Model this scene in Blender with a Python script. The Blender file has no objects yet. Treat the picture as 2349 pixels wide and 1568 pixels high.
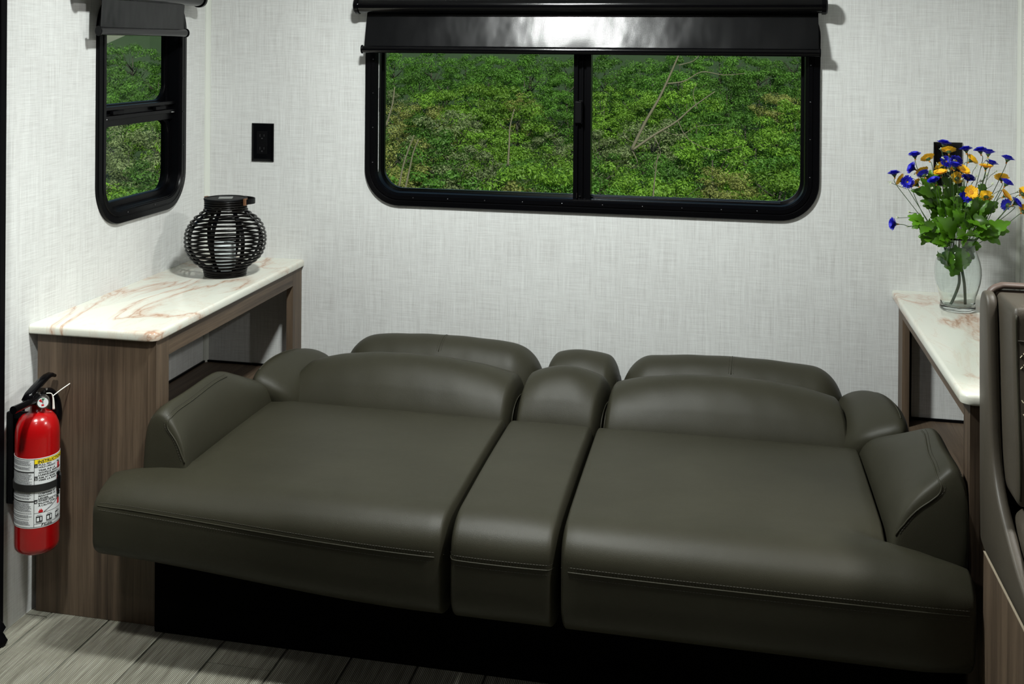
import bpy, bmesh, math, random
from math import sin, cos, pi, atan2, sqrt
from mathutils import Vector, Matrix
random.seed(7)
S = bpy.context.scene
COL = S.collection
W, H = 2349, 1568

# ---------------------------------------------------------------- camera
F, PX, PY = 2568.32, 1097.72, 106.95
yaw, pitch, roll = 0.2196, -0.0017, 0.0074
cam_d = bpy.data.cameras.new('camera')
cam = bpy.data.objects.new('camera', cam_d)
COL.objects.link(cam)
cam_d.sensor_width = 36.0
cam_d.lens = F / W * 36.0
cam_d.shift_x = (W / 2 - PX) / W
cam_d.shift_y = (PY - H / 2) / W
cam_d.clip_start = .05
cam_d.clip_end = 600
_r = Vector((cos(yaw), sin(yaw), 0)); _f = Vector((-sin(yaw), cos(yaw), 0)); _u = Vector((0, 0, 1))
_f2 = _f * cos(pitch) + _u * sin(pitch); _u2 = -_f * sin(pitch) + _u * cos(pitch)
_r3 = _r * cos(roll) + _u2 * sin(roll); _u3 = -_r * sin(roll) + _u2 * cos(roll)
m = Matrix((_r3, _u3, -_f2)).transposed().to_4x4()
m.translation = Vector((1.5334, -3.1143, 1.2871))
cam.matrix_world = m
S.camera = cam

# ---------------------------------------------------------------- light and exposure
S.view_settings.view_transform = 'Standard'
S.view_settings.look = 'None'
S.view_settings.exposure = 0.0
S.view_settings.gamma = 1.0
S.view_settings.use_curve_mapping = False
wd = bpy.data.worlds.new('sky'); S.world = wd; wd.use_nodes = True
wn = wd.node_tree.nodes; wl = wd.node_tree.links
sky = wn.new('ShaderNodeTexSky'); sky.sky_type = 'NISHITA'; sky.sun_disc = False
sky.sun_elevation = math.radians(48); sky.sun_rotation = math.radians(200)
wn['Background'].inputs['Strength'].default_value = .10
wl.new(sky.outputs[0], wn['Background'].inputs[0])
sun_d = bpy.data.lights.new('sun', 'SUN'); sun_d.energy = 6.0; sun_d.angle = .01; sun_d.color = (1, .95, .86)
sun = bpy.data.objects.new('sun', sun_d); COL.objects.link(sun)
sun.rotation_euler = (math.radians(46), 0, math.radians(30))

def area(name, loc, target, size, power, color=(1, 1, 1), spread=180):
    d = bpy.data.lights.new(name, 'AREA'); d.shape = 'DISK'; d.size = size; d.energy = power; d.color = color
    d.spread = math.radians(spread)
    o = bpy.data.objects.new(name, d); COL.objects.link(o); o.location = loc
    o.rotation_euler = (Vector(target) - Vector(loc)).to_track_quat('-Z', 'Y').to_euler()
    return o
area('ceiling_lamp_centre', (.96, -1.08, 1.95), (1.36, -.2, .5), .17, 47, (.96, 1, .97))
area('ceiling_lamp_right', (2.50, -1.08, 1.95), (2.0, -.4, .2), .12, 22, (1, .99, .95))
area('ceiling_lamp_left', (.30, -1.75, 1.95), (-.10, -1.0, .3), .12, 2.6, (.97, 1, .96), 48)
area('ceiling_lamp_aisle', (.74, -2.45, 1.95), (1.0, -1.6, .3), .11, 3.2, (1, 1, 1))

# ---------------------------------------------------------------- materials
def lin(r, g, b):
    f = lambda c: (c / 255 / 12.92) if c / 255 <= .04045 else ((c / 255 + .055) / 1.055) ** 2.4
    return (f(r), f(g), f(b), 1)

def mat(name, color=(.5, .5, .5, 1), rough=.5, metal=0, spec=.5, coat=0):
    m = bpy.data.materials.new(name); m.use_nodes = True
    b = m.node_tree.nodes['Principled BSDF']
    b.inputs['Base Color'].default_value = color
    b.inputs['Roughness'].default_value = rough
    b.inputs['Metallic'].default_value = metal
    b.inputs['Specular IOR Level'].default_value = spec
    b.inputs['Coat Weight'].default_value = coat
    m['b'] = 1
    return m

def nodes(m): return m.node_tree.nodes, m.node_tree.links, m.node_tree.nodes['Principled BSDF']

def coords(m, scale, rot=(0, 0, 0), kind='Object'):
    n, l, b = nodes(m)
    t = n.new('ShaderNodeTexCoord'); mp = n.new('ShaderNodeMapping')
    mp.inputs['Scale'].default_value = scale; mp.inputs['Rotation'].default_value = rot
    l.new(t.outputs[kind], mp.inputs[0]); return mp.outputs[0]

def noise(m, vec, scale=1, detail=3, rough=.5, dist=0):
    n, l, b = nodes(m)
    t = n.new('ShaderNodeTexNoise'); t.inputs['Scale'].default_value = scale
    t.inputs['Detail'].default_value = detail; t.inputs['Roughness'].default_value = rough
    t.inputs['Distortion'].default_value = dist
    l.new(vec, t.inputs['Vector']); return t.outputs['Fac']

def ramp(m, fac, stops):
    n, l, b = nodes(m)
    r = n.new('ShaderNodeValToRGB'); el = r.color_ramp.elements
    while len(el) < len(stops): el.new(.5)
    for e, (p, c) in zip(el, stops): e.position = p; e.color = c
    l.new(fac, r.inputs[0]); return r.outputs[0]

def math_(m, op, a, b_=None, c=None):
    n, l, b = nodes(m)
    t = n.new('ShaderNodeMath'); t.operation = op
    for i, v in enumerate((a, b_, c)):
        if v is None: continue
        if isinstance(v, (int, float)): t.inputs[i].default_value = v
        else: l.new(v, t.inputs[i])
    return t.outputs[0]

def mixc(m, mode, fac, a, b_):
    n, l, b = nodes(m)
    t = n.new('ShaderNodeMix'); t.data_type = 'RGBA'; t.blend_type = mode
    for i, v in ((0, fac), (6, a), (7, b_)):
        if isinstance(v, (int, float, tuple)): t.inputs[i].default_value = v
        else: l.new(v, t.inputs[i])
    return t.outputs[2]

def bump(m, h, strength=.3, dist=.001):
    n, l, b = nodes(m)
    t = n.new('ShaderNodeBump'); t.inputs['Strength'].default_value = strength; t.inputs['Distance'].default_value = dist
    l.new(h, t.inputs['Height']); l.new(t.outputs[0], b.inputs['Normal'])

def setc(m, out): m.node_tree.links.new(out, m.node_tree.nodes['Principled BSDF'].inputs['Base Color'])

def linen(name, axis, base=(206, 207, 205)):
    """printed linen weave; axis = the horizontal direction of the wall"""
    m = mat(name, rough=.62, spec=.3)
    h = [12, 12, 480]
    v = [480, 12, 12] if axis == 'x' else [12, 480, 12]
    f1 = noise(m, coords(m, h), 1, 4, .75); f2 = noise(m, coords(m, v), 1, 4, .75)
    w2 = [120, 5, 5] if axis == 'x' else [5, 120, 5]; f3 = noise(m, coords(m, w2), 1, 2, .5)
    cl = noise(m, coords(m, (3, 3, 3)), 1, 2, .5)
    a = math_(m, 'ADD', f1, f2); a = math_(m, 'MULTIPLY', a, .5)
    a = math_(m, 'MULTIPLY_ADD', f3, .15, math_(m, 'MULTIPLY', a, .85))
    a = math_(m, 'MULTIPLY_ADD', cl, .1, math_(m, 'MULTIPLY', a, .9))
    r, g, b = base
    d = lin(r - 24, g - 26, b - 26); mid = lin(r, g, b); hi = lin(r + 16, g + 17, b + 17)
    c = ramp(m, a, [(.37, d), (.5, mid), (.61, hi)])
    setc(m, c); bump(m, a, .2, .0005)
    return m

def wood(name, axis, dark, light, sc=1):
    m = mat(name, rough=.5, spec=.35)
    s = {'z': (60, 60, 1.6), 'y': (60, 1.6, 60), 'x': (1.6, 60, 60)}[axis]
    s2 = {'z': (9, 9, .5), 'y': (9, .5, 9), 'x': (.5, 9, 9)}[axis]
    s3 = {'z': (260, 260, 9), 'y': (260, 9, 260), 'x': (9, 260, 260)}[axis]
    f = noise(m, coords(m, s), sc, 5, .65, .4); g = noise(m, coords(m, s2), 1.3, 3, .5, .3); h = noise(m, coords(m, s3), 1, 3, .6)
    a = math_(m, 'ADD', math_(m, 'MULTIPLY', f, .42), math_(m, 'MULTIPLY', g, .4))
    a = math_(m, 'MULTIPLY_ADD', h, .18, a)
    c = ramp(m, a, [(.34, dark), (.5, tuple((x + y) / 2 for x, y in zip(dark, light))), (.64, light)])
    setc(m, c); bump(m, a, .15, .0006)
    return m

M = {}
M['wall_x'] = linen('linen_wallpaper_back', 'x')
M['wall_y'] = linen('linen_wallpaper_side', 'y')
M['ceiling'] = mat('white_ceiling_vinyl', (.6, .6, .58, 1), .7)
M['trim'] = mat('white_corner_bead', lin(205, 208, 200), .45)
WD, WL = lin(42, 33, 26), lin(110, 93, 76)
M['wood_z'] = wood('walnut_laminate_upright', 'z', WD, WL)
M['wood_y'] = wood('walnut_laminate_lengthwise', 'y', WD, WL)
M['wood_x'] = wood('walnut_laminate_crosswise', 'x', WD, WL)
M['edge'] = mat('pale_edge_banding', lin(160, 148, 128), .5)
M['black'] = mat('satin_black_aluminium', (.0015, .0015, .002, 1), .30, 0, .12)
M['black_matte'] = mat('matte_black_plastic', (.002, .002, .0025, 1), .5, 0, .1)
M['black_gloss'] = mat('gloss_black_plastic', (.0015, .0015, .002, 1), .18, 0, .2)
M['chrome'] = mat('bright_steel', (.7, .7, .7, 1), .2, 1)
M['rubber'] = mat('black_rubber_seal', (.0015, .0015, .002, 1), .6, 0, .06)

def marble():
    m = mat('veined_marble_laminate', rough=.16, spec=.5)
    n, l, b = nodes(m)
    v = coords(m, (3.4, 1.5, 3), (0, 0, .55))
    n1 = noise(m, v, 1.5, 6, .58, .9)
    v1 = math_(m, 'ABSOLUTE', math_(m, 'SUBTRACT', n1, .5))
    n2 = noise(m, coords(m, (6, 2.2, 3), (0, 0, -.5)), 1.4, 7, .65, 1.6)
    v2 = math_(m, 'ABSOLUTE', math_(m, 'SUBTRACT', n2, .47))
    mask = noise(m, coords(m, (2.3, 2.3, 2.3)), 1.3, 2)
    base = lin(200, 201, 190)
    c1 = ramp(m, v1, [(0, lin(166, 136, 114)), (.010, lin(190, 174, 158)), (.05, base)])
    c2 = ramp(m, v2, [(0, lin(192, 172, 154)), (.018, lin(202, 198, 186)), (.08, base)])
    mk = ramp(m, mask, [(.40, (0, 0, 0, 1)), (.52, (1, 1, 1, 1))])
    a = mixc(m, 'MIX', mk, base, c1)
    a = mixc(m, 'MULTIPLY', .35, a, mixc(m, 'DIVIDE', 1.0, c2, base))
    setc(m, a)
    return m
M['marble'] = marble()

def leather(name, c0, c1, rough=.42, spec=.42):
    m = mat(name, rough=rough, spec=spec)
    a = noise(m, coords(m, (5, 5, 5)), 1, 4, .6)
    setc(m, ramp(m, a, [(.3, c0), (.7, c1)]))
    n, l, b = nodes(m)
    f = noise(m, coords(m, (900, 900, 900)), 1, 2, .5); g = noise(m, coords(m, (9, 9, 9)), 1, 3, .5)
    bump(m, math_(m, 'MULTIPLY_ADD', g, 5.0, f), .35, .0007)
    return m
M['leather'] = leather('olive_brown_leather', (.026, .0245, .0155, 1), (.032, .0302, .0195, 1), .47, .22)
M['piping'] = leather('olive_piping_leather', (.028, .0265, .017, 1), (.034, .032, .021, 1), .47, .22)
M['stitch'] = mat('dark_stitching', lin(44, 41, 30), .7)
M['taupe'] = leather('taupe_leather', (.050, .042, .030, 1), (.062, .052, .038, 1), .48)
M['white_stitch'] = mat('cream_stitching', lin(200, 192, 165), .7)
M['taupe_rim'] = mat('taupe_plastic_rim', lin(84, 70, 62), .5)
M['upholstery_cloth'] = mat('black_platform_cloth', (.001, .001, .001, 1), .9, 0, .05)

def shade_mat():
    m = mat('black_vinyl_shade', (.0012, .0014, .002, 1), .25, 0, .4)
    n, l, b = nodes(m)
    w1 = n.new('ShaderNodeTexWave'); w1.bands_direction = 'X'; w1.inputs['Scale'].default_value = 95; l.new(coords(m, (1, 1, 1)), w1.inputs[0])
    w2 = n.new('ShaderNodeTexWave'); w2.bands_direction = 'Z'; w2.inputs['Scale'].default_value = 95; l.new(coords(m, (1, 1, 1)), w2.inputs[0])
    big = noise(m, coords(m, (14, 14, 8)), 1, 2)
    a = math_(m, 'ADD', w1.outputs[1], w2.outputs[1])
    bump(m, math_(m, 'MULTIPLY_ADD', big, 6.0, math_(m, 'MULTIPLY', a, .09)), .55, .0006)
    return m
M['shade'] = shade_mat()

def floor_mat():
    m = mat('ribbed_grey_vinyl', rough=.5, spec=.3)
    n, l, b = nodes(m)
    w = n.new('ShaderNodeTexWave'); w.bands_direction = 'X'; w.inputs['Scale'].default_value = 2 * pi / .0037 / 20
    w.inputs['Distortion'].default_value = 0; l.new(coords(m, (1, 1, 1)), w.inputs[0])
    g = noise(m, coords(m, (90, 5, 1)), 1, 4, .6); h = noise(m, coords(m, (420, 12, 1)), 1, 2, .6)
    a = math_(m, 'ADD', math_(m, 'MULTIPLY', g, .6), math_(m, 'MULTIPLY', h, .4))
    c = ramp(m, a, [(.33, lin(116, 113, 100)), (.5, lin(158, 157, 142)), (.66, lin(190, 190, 176))])
    rib = ramp(m, w.outputs[1], [(.18, lin(70, 66, 56)), (.5, (1, 1, 1, 1))])
    info = n.new('ShaderNodeObjectInfo')
    tone = ramp(m, info.outputs['Random'], [(0, (.82, .82, .82, 1)), (1, (1, 1, 1, 1))])
    setc(m, mixc(m, 'MULTIPLY', 1.0, mixc(m, 'MULTIPLY', 1.0, c, rib), tone)); bump(m, w.outputs[1], .5, .001)
    return m
M['floor'] = floor_mat()
M['subfloor'] = mat('dark_joint_filler', (.006, .005, .004, 1), .9)

def glass_pane():
    m = bpy.data.materials.new('tinted_window_glass'); m.use_nodes = True
    n, l = m.node_tree.nodes, m.node_tree.links; n.clear()
    o = n.new('ShaderNodeOutputMaterial'); mx = n.new('ShaderNodeMixShader'); t = n.new('ShaderNodeBsdfTransparent')
    g = n.new('ShaderNodeBsdfGlossy'); fr = n.new('ShaderNodeFresnel'); fr.inputs[0].default_value = 1.33
    t.inputs[0].default_value = (.78, .84, .78, 1); g.inputs['Roughness'].default_value = .02
    mm = n.new('ShaderNodeMath'); mm.operation = 'MULTIPLY'; mm.inputs[1].default_value = .035
    l.new(fr.outputs[0], mm.inputs[0]); l.new(mm.outputs[0], mx.inputs[0])
    l.new(t.outputs[0], mx.inputs[1]); l.new(g.outputs[0], mx.inputs[2]); l.new(mx.outputs[0], o.inputs[0])
    return m
M['pane'] = glass_pane()

def vase_glass():
    m = mat('clear_vase_glass', (.93, .97, .95, 1), .02)
    b = nodes(m)[2]; b.inputs['Transmission Weight'].default_value = 1.0; b.inputs['IOR'].default_value = 1.45
    return m
M['vase'] = vase_glass()

M['chrome_dark'] = mat('blackened_screw_steel', (.12, .12, .13, 1), .22, 1)
M['black_roller'] = mat('black_anodised_tube', (.0015, .0015, .002, 1), .13, 0, .5)
M['slot'] = mat('socket_slot_grey', (.035, .035, .037, 1), .4)
M['cane'] = mat('black_brown_cane', (.003, .0024, .002, 1), .3, 0, .18)
M['solar'] = mat('grey_solar_cell', (.13, .14, .13, 1), .25)
M['brown_strap'] = mat('brown_leather_clip', (.16, .07, .03, 1), .5)
M['wax'] = mat('white_wax', lin(214, 222, 222), .5)
M['red'] = mat('glossy_red_enamel', (.30, .002, .003, 1), .22, 0, .5, .4)
M['label_white'] = mat('white_label_paper', lin(205, 208, 208), .4)
M['ink'] = mat('black_ink', (.012, .012, .013, 1), .5)
M['ink_grey'] = mat('faded_ink', (.10, .10, .11, 1), .5)
M['yellow_print'] = mat('yellow_print', lin(226, 200, 20), .45)
M['red_print'] = mat('red_print', lin(176, 20, 28), .45)
M['green_print'] = mat('green_print', lin(60, 120, 80), .45)
M['strap'] = mat('black_nylon_strap', (.006, .006, .006, 1), .6)
M['steel'] = mat('brushed_steel', (.5, .5, .5, 1), .28, 1)
M['white_plastic'] = mat('white_plastic', lin(214, 214, 206), .4)
M['stem_dark'] = mat('dark_green_wire_stem', (.012, .04, .014, 1), .45)
M['stem_green'] = mat('green_stalk', (.035, .075, .018, 1), .5)
M['blue_petal'] = mat('ultramarine_silk', (.012, .014, .50, 1), .55)
M['yellow_petal'] = mat('golden_silk', (.90, .50, .010, 1), .55)
M['centre_blue'] = mat('yellow_blue_centre', (.55, .42, .06, 1), .6)
M['centre_yellow'] = mat('orange_centre', (.72, .30, .01, 1), .6)
M['orange_cap'] = mat('orange_stalk_cap', (.55, .20, .02, 1), .5)
M['blossom'] = mat('cream_blossom', lin(214, 222, 190), .6)
def leafm(name, c, tr=.35, attr=True, rough=.55):
    m = mat(name, c, rough); n, l, b = nodes(m)
    info = n.new('ShaderNodeObjectInfo')
    base = ramp(m, info.outputs['Random'], [(0, tuple(x * (.75 if attr else .45) for x in c[:3]) + (1,)), (1, tuple(x * (1.25 if attr else 1.35) for x in c[:3]) + (1,))])
    if attr:
        a = n.new('ShaderNodeAttribute'); a.attribute_name = 'tone'; base = mixc(m, 'MULTIPLY', 1.0, base, a.outputs['Color'])
    setc(m, base)
    t = n.new('ShaderNodeBsdfTranslucent'); l.new(base, t.inputs[0]); mx = n.new('ShaderNodeMixShader'); mx.inputs[0].default_value = tr
    l.new(b.outputs[0], mx.inputs[1]); l.new(t.outputs[0], mx.inputs[2]); l.new(mx.outputs[0], n['Material Output'].inputs[0])
    return m
M['leaf_green'] = leafm('silk_leaf_green', (.085, .23, .008, 1), .3, False, .38)
M['leaf_bright'] = leafm('spring_leaves_bright', (.18, .33, .032, 1))
M['leaf_deep'] = leafm('spring_leaves_deep', (.10, .23, .028, 1))
M['leaf_olive'] = leafm('spring_leaves_olive', (.27, .28, .075, 1))
M['leaf_grey'] = leafm('spring_leaves_grey', (.23, .28, .12, 1))
M['bark'] = mat('grey_bark', (.05, .045, .035, 1), .9)
M['bark_pale'] = mat('pale_bark', (.20, .17, .12, 1), .9)
M['forest_floor'] = mat('dark_forest_floor', (.022, .045, .012, 1), .95)
# ---------------------------------------------------------------- mesh helpers
class G:
    def __init__(s): s.v = []; s.f = []
    def add(s, vs, fs):
        o = len(s.v); s.v += [Vector(v) for v in vs]; s.f += [tuple(i + o for i in f) for f in fs]; return s
    def join(s, g): return s.add(g.v, g.f)
    def box(s, x0, x1, y0, y1, z0, z1):
        v = [(x, y, z) for x in (x0, x1) for y in (y0, y1) for z in (z0, z1)]
        return s.add(v, [(0, 1, 3, 2), (4, 6, 7, 5), (0, 4, 5, 1), (2, 3, 7, 6), (0, 2, 6, 4), (1, 5, 7, 3)])
    def map(s, fn): s.v = [Vector(fn(p)) for p in s.v]; return s
    def xf(s, mtx): s.v = [mtx @ p for p in s.v]; return s

def prism(poly, axis, a, b):
    """extrude a 2D polygon along axis from a to b"""
    g = G(); n = len(poly)
    def P(p, t): return {'x': (t, p[0], p[1]), 'y': (p[0], t, p[1]), 'z': (p[0], p[1], t)}[axis]
    g.add([P(p, a) for p in poly] + [P(p, b) for p in poly],
          [tuple(range(n))[::-1], tuple(range(n, 2 * n))] + [(i, (i + 1) % n, n + (i + 1) % n, n + i) for i in range(n)])
    return g

def tube(pts, r, n=8, closed=False, caps=True):
    pts = [Vector(p) for p in pts]; g = G(); k = len(pts)
    rs = r if isinstance(r, (list, tuple)) else [r] * k
    up = None; rings = []
    for i in range(k):
        if closed: t = pts[(i + 1) % k] - pts[i - 1]
        else: t = pts[min(i + 1, k - 1)] - pts[max(i - 1, 0)]
        t.normalize()
        if up is None:
            up = Vector((0, 0, 1)) if abs(t.z) < .9 else Vector((1, 0, 0))
        up = (up - t * up.dot(t))
        if up.length < 1e-6: up = t.orthogonal()
        up.normalize(); b = t.cross(up)
        rings.append([pts[i] + (up * cos(2 * pi * j / n) + b * sin(2 * pi * j / n)) * rs[i] for j in range(n)])
    vs = [p for q in rings for p in q]; fs = []
    for i in range(k if closed else k - 1):
        a, b2 = i * n, ((i + 1) % k) * n
        fs += [(a + j, a + (j + 1) % n, b2 + (j + 1) % n, b2 + j) for j in range(n)]
    if not closed and caps: fs += [tuple(range(n))[::-1], tuple((k - 1) * n + j for j in range(n))]
    return g.add(vs, fs)

def lathe(prof, n=48, c=(0, 0, 0), close=False, wob=None):
    """prof: list of (r, z)"""
    g = G(); k = len(prof); vs = []
    for (r, z) in prof:
        for j in range(n):
            a = 2 * pi * j / n; rr = r if wob is None else wob(r, z, a)
            if isinstance(rr, tuple): rr, zz = rr
            else: zz = z
            vs.append((c[0] + rr * cos(a), c[1] + rr * sin(a), c[2] + zz))
    fs = []
    for i in range(k if close else k - 1):
        a, b = i * n, ((i + 1) % k) * n
        fs += [(a + j, a + (j + 1) % n, b + (j + 1) % n, b + j) for j in range(n)]
    if not close:
        fs += [tuple(range(n))[::-1], tuple((k - 1) * n + j for j in range(n))]
    return g.add(vs, fs)

def axis_coords(lo, hi, r, k, mid):
    e = [lo + r * (1 - cos(pi / 2 * i / k)) for i in range(k)]
    r = min(r, (hi - lo) / 2 * .999)
    e = [lo + r * math.tan(pi / 4 * i / k) for i in range(k)]
    m_ = [lo + r + (hi - lo - 2 * r) * i / mid for i in range(mid + 1)]
    return e + m_ + [hi - r * math.tan(pi / 4 * i / k) for i in range(k - 1, -1, -1)]

def rbox(x, y, z, r, k=5, mid=(14, 14, 4), crown=0, front=0, fn=None, pinch=0):
    """soft cushion: rounded box with a crowned top, then an optional mapping"""
    L = (x, y, z); r = [min(r[i], (L[i][1] - L[i][0]) / 2 * .98) for i in range(3)]
    A = [axis_coords(L[i][0], L[i][1], r[i], k, mid[i]) for i in range(3)]
    idx = {}; vs = []; fs = []
    def vid(i, j, l):
        key = (i, j, l)
        if key not in idx:
            p = [A[0][i], A[1][j], A[2][l]]; q = [min(max(p[a], L[a][0] + r[a]), L[a][1] - r[a]) for a in range(3)]
            d = [(p[a] - q[a]) / r[a] for a in range(3)]; ln = sqrt(sum(t * t for t in d)) or 1
            out = [q[a] + d[a] / ln * r[a] for a in range(3)]
            U = (out[0] - L[0][0]) / (L[0][1] - L[0][0]) * 2 - 1; V = (out[1] - L[1][0]) / (L[1][1] - L[1][0]) * 2 - 1; U = max(-1, min(1, U)); V = max(-1, min(1, V))
            Wz = (p[2] - L[2][0]) / (L[2][1] - L[2][0])
            out[2] += crown * max(0, cos(pi / 2 * U)) ** .55 * max(0, cos(pi / 2 * V)) ** 1.3 * Wz
            out[1] -= front * max(0, 1 - U ** 2) ** .6 * max(0, 1 - (Wz * 2 - 1) ** 2) * max(0, -V)
            if pinch:
                e = abs(U) ** 6 * pinch; out[2] -= e * abs(V) ** 4 * Wz
            if fn: out = fn(*out)
            idx[key] = len(vs); vs.append(out)
        return idx[key]
    n = [len(a) - 1 for a in A]
    for i in range(n[0]):
        for j in range(n[1]):
            fs.append((vid(i, j, 0), vid(i, j + 1, 0), vid(i + 1, j + 1, 0), vid(i + 1, j, 0)))
            fs.append((vid(i, j, n[2]), vid(i + 1, j, n[2]), vid(i + 1, j + 1, n[2]), vid(i, j + 1, n[2])))
    for i in range(n[0]):
        for l in range(n[2]):
            fs.append((vid(i, 0, l), vid(i + 1, 0, l), vid(i + 1, 0, l + 1), vid(i, 0, l + 1)))
            fs.append((vid(i, n[1], l), vid(i, n[1], l + 1), vid(i + 1, n[1], l + 1), vid(i + 1, n[1], l)))
    for j in range(n[1]):
        for l in range(n[2]):
            fs.append((vid(0, j, l), vid(0, j, l + 1), vid(0, j + 1, l + 1), vid(0, j + 1, l)))
            fs.append((vid(n[0], j, l), vid(n[0], j + 1, l), vid(n[0], j + 1, l + 1), vid(n[0], j, l + 1)))
    return G().add(vs, fs)

def loft(rings):
    g = G(); n = len(rings[0]); k = len(rings)
    fs = []
    for i in range(k - 1):
        a, b = i * n, (i + 1) * n
        fs += [(a + j, a + (j + 1) % n, b + (j + 1) % n, b + j) for j in range(n)]
    fs += [tuple(range(n))[::-1], tuple((k - 1) * n + j for j in range(n))]
    return g.add([p for q in rings for p in q], fs)

def smooth_path(pts, n=8, closed=False):
    P = [Vector(p) for p in pts]; out = []; k = len(P)
    for i in range(k if closed else k - 1):
        if closed: p0, p1, p2, p3 = P[i - 1], P[i], P[(i + 1) % k], P[(i + 2) % k]
        else: p0, p1, p2, p3 = P[max(i - 1, 0)], P[i], P[i + 1], P[min(i + 2, k - 1)]
        for j in range(n):
            t = j / n
            out.append(.5 * ((2 * p1) + (p2 - p0) * t + (2 * p0 - 5 * p1 + 4 * p2 - p3) * t * t + (3 * p1 - p0 - 3 * p2 + p3) * t ** 3))
    if not closed: out.append(P[-1])
    return out

def dashes(path, dash=.0035, gap=.0022, r=.0005, off=(0, 0, 0)):
    g = G(); P = [Vector(p) + Vector(off) for p in path]; d = [0]
    for a, b in zip(P, P[1:]): d.append(d[-1] + (b - a).length)
    def at(s):
        for i in range(1, len(d)):
            if d[i] >= s: return P[i - 1].lerp(P[i], (s - d[i - 1]) / max(d[i] - d[i - 1], 1e-9))
        return P[-1]
    s = gap
    while s + dash < d[-1]:
        g.join(tube([at(s), at(s + dash)], r, 4)); s += dash + gap
    return g

def origin(o):
    p = Vector((0, 0, 0))
    while o is not None: p += Vector(o.location); o = o.parent
    return p

def obj(name, g, m, parent=None, smooth=False, bevel=0, subsurf=0, loc=None, auto=None):
    me = bpy.data.meshes.new(name)
    o0 = origin(parent) if loc is None else Vector(loc)
    me.from_pydata([tuple(Vector(v) - o0) for v in g.v], [], g.f)
    bm = bmesh.new(); bm.from_mesh(me); bmesh.ops.recalc_face_normals(bm, faces=bm.faces); bm.to_mesh(me); bm.free()
    me.materials.append(M[m] if isinstance(m, str) else m)
    if smooth: me.polygons.foreach_set('use_smooth', [True] * len(me.polygons))
    o = bpy.data.objects.new(name, me); COL.objects.link(o)
    if parent is not None: o.parent = parent
    if loc is not None: o.location = loc
    if bevel:
        b = o.modifiers.new('bevel', 'BEVEL'); b.width = bevel; b.segments = 3; b.limit_method = 'ANGLE'
    if subsurf:
        s = o.modifiers.new('subsurf', 'SUBSURF'); s.levels = s.render_levels = subsurf
    if auto:
        bm = bmesh.new(); bm.from_mesh(me)
        for e in bm.edges:
            if len(e.link_faces) == 2 and e.calc_face_angle(0) > math.radians(auto): e.smooth = False
        bm.to_mesh(me); bm.free(); me.polygons.foreach_set('use_smooth', [True] * len(me.polygons))
    return o

def thing(name, label, cat, loc=(0, 0, 0), group=None):
    o = bpy.data.objects.new(name, None); COL.objects.link(o); o.location = loc; o.empty_display_size = .05
    o['label'] = label; o['category'] = cat
    if group: o['group'] = group
    return o

def tag(o, label, cat, group=None):
    o['label'] = label; o['category'] = cat
    if group: o['group'] = group
    return o

def struct(name, g, m, parent=None, **k):
    o = obj(name, g, m, parent, **k)
    if parent is None: o['kind'] = 'structure'
    return o

# ---------------------------------------------------------------- room shell
XR = 2.269           # slide-out right wall
YO = -.975           # slide-out opening
CZ = 1.935; MZ = 1.98
WX0, WX1, WZ0, WZ1 = .512, 1.765, .828, 1.41        # cut-outs
def hole_wall(u0, u1, z0, z1, hu0, hu1, hz0, hz1, axis, a, b):
    g = G()
    for (p, q, r, s) in ((u0, hu0, z0, z1), (hu1, u1, z0, z1), (hu0, hu1, z0, hz0), (hu0, hu1, hz1, z1)):
        if axis == 'y': g.box(p, q, a, b, r, s)
        else: g.box(a, b, p, q, r, s)
    return g
struct('wall_back', hole_wall(-.05, XR + .05, 0, CZ, WX0 + .03, WX1 - .03, WZ0 + .03, WZ1 - .03, 'y', 0, .05), 'wall_x')
struct('wall_left', hole_wall(YO, 0, 0, CZ, -.575, -.18, WZ0 + .03, WZ1 - .03, 'x', -.05, 0), 'wall_y')
struct('wall_right', G().box(XR, XR + .05, YO, 0, 0, CZ), 'wall_y')
struct('ceiling', G().box(-.05, XR + .05, YO, .05, CZ, CZ + .05), 'ceiling')
struct('ceiling_main', G().box(-1.8, 4.0, -4.1, -.84, MZ - .001, MZ + .05), 'ceiling')
struct('wall_front', G().box(-1.7, 3.9, -4.05, -4.0, 0, MZ), 'wood_z')
struct('wall_far_left', G().box(-1.75, -1.7, -4.0, YO, 0, MZ), 'wood_z')
struct('wall_far_right', G().box(3.9, 3.95, -4.0, YO, 0, MZ), 'wood_z')
struct('wall_beside_left', G().box(-1.7, -.045, YO - .01, YO + .04, 0, MZ), 'wall_x')
struct('wall_beside_right', G().box(XR + .05, 3.9, -.90, -.85, 0, MZ), 'wall_x')
struct('trim_1', G().box(-.05, XR + .05, YO - .02, YO, 1.906, MZ), 'ceiling', bevel=.006)
cb = prism([(0, 0), (.013, 0), (.013, -.003), (.010, -.008), (.008, -.010), (.003, -.013), (0, -.013)], 'z', 0, CZ)
struct('trim_2', cb, 'trim', smooth=False)
cb = prism([(XR, 0), (XR - .010, 0), (XR - .010, -.003), (XR - .007, -.007), (XR - .003, -.010), (XR, -.010)], 'z', 0, CZ)
struct('trim_3', cb, 'trim')
# faint horizontal joint of the wallpaper panels
struct('trim_4', G().box(.013, WX0 - .01, -.0004, .001, 1.190, 1.1912).box(WX1 + .01, XR - .01, -.0004, .001, 1.150, 1.1512), 'wall_x')

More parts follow.
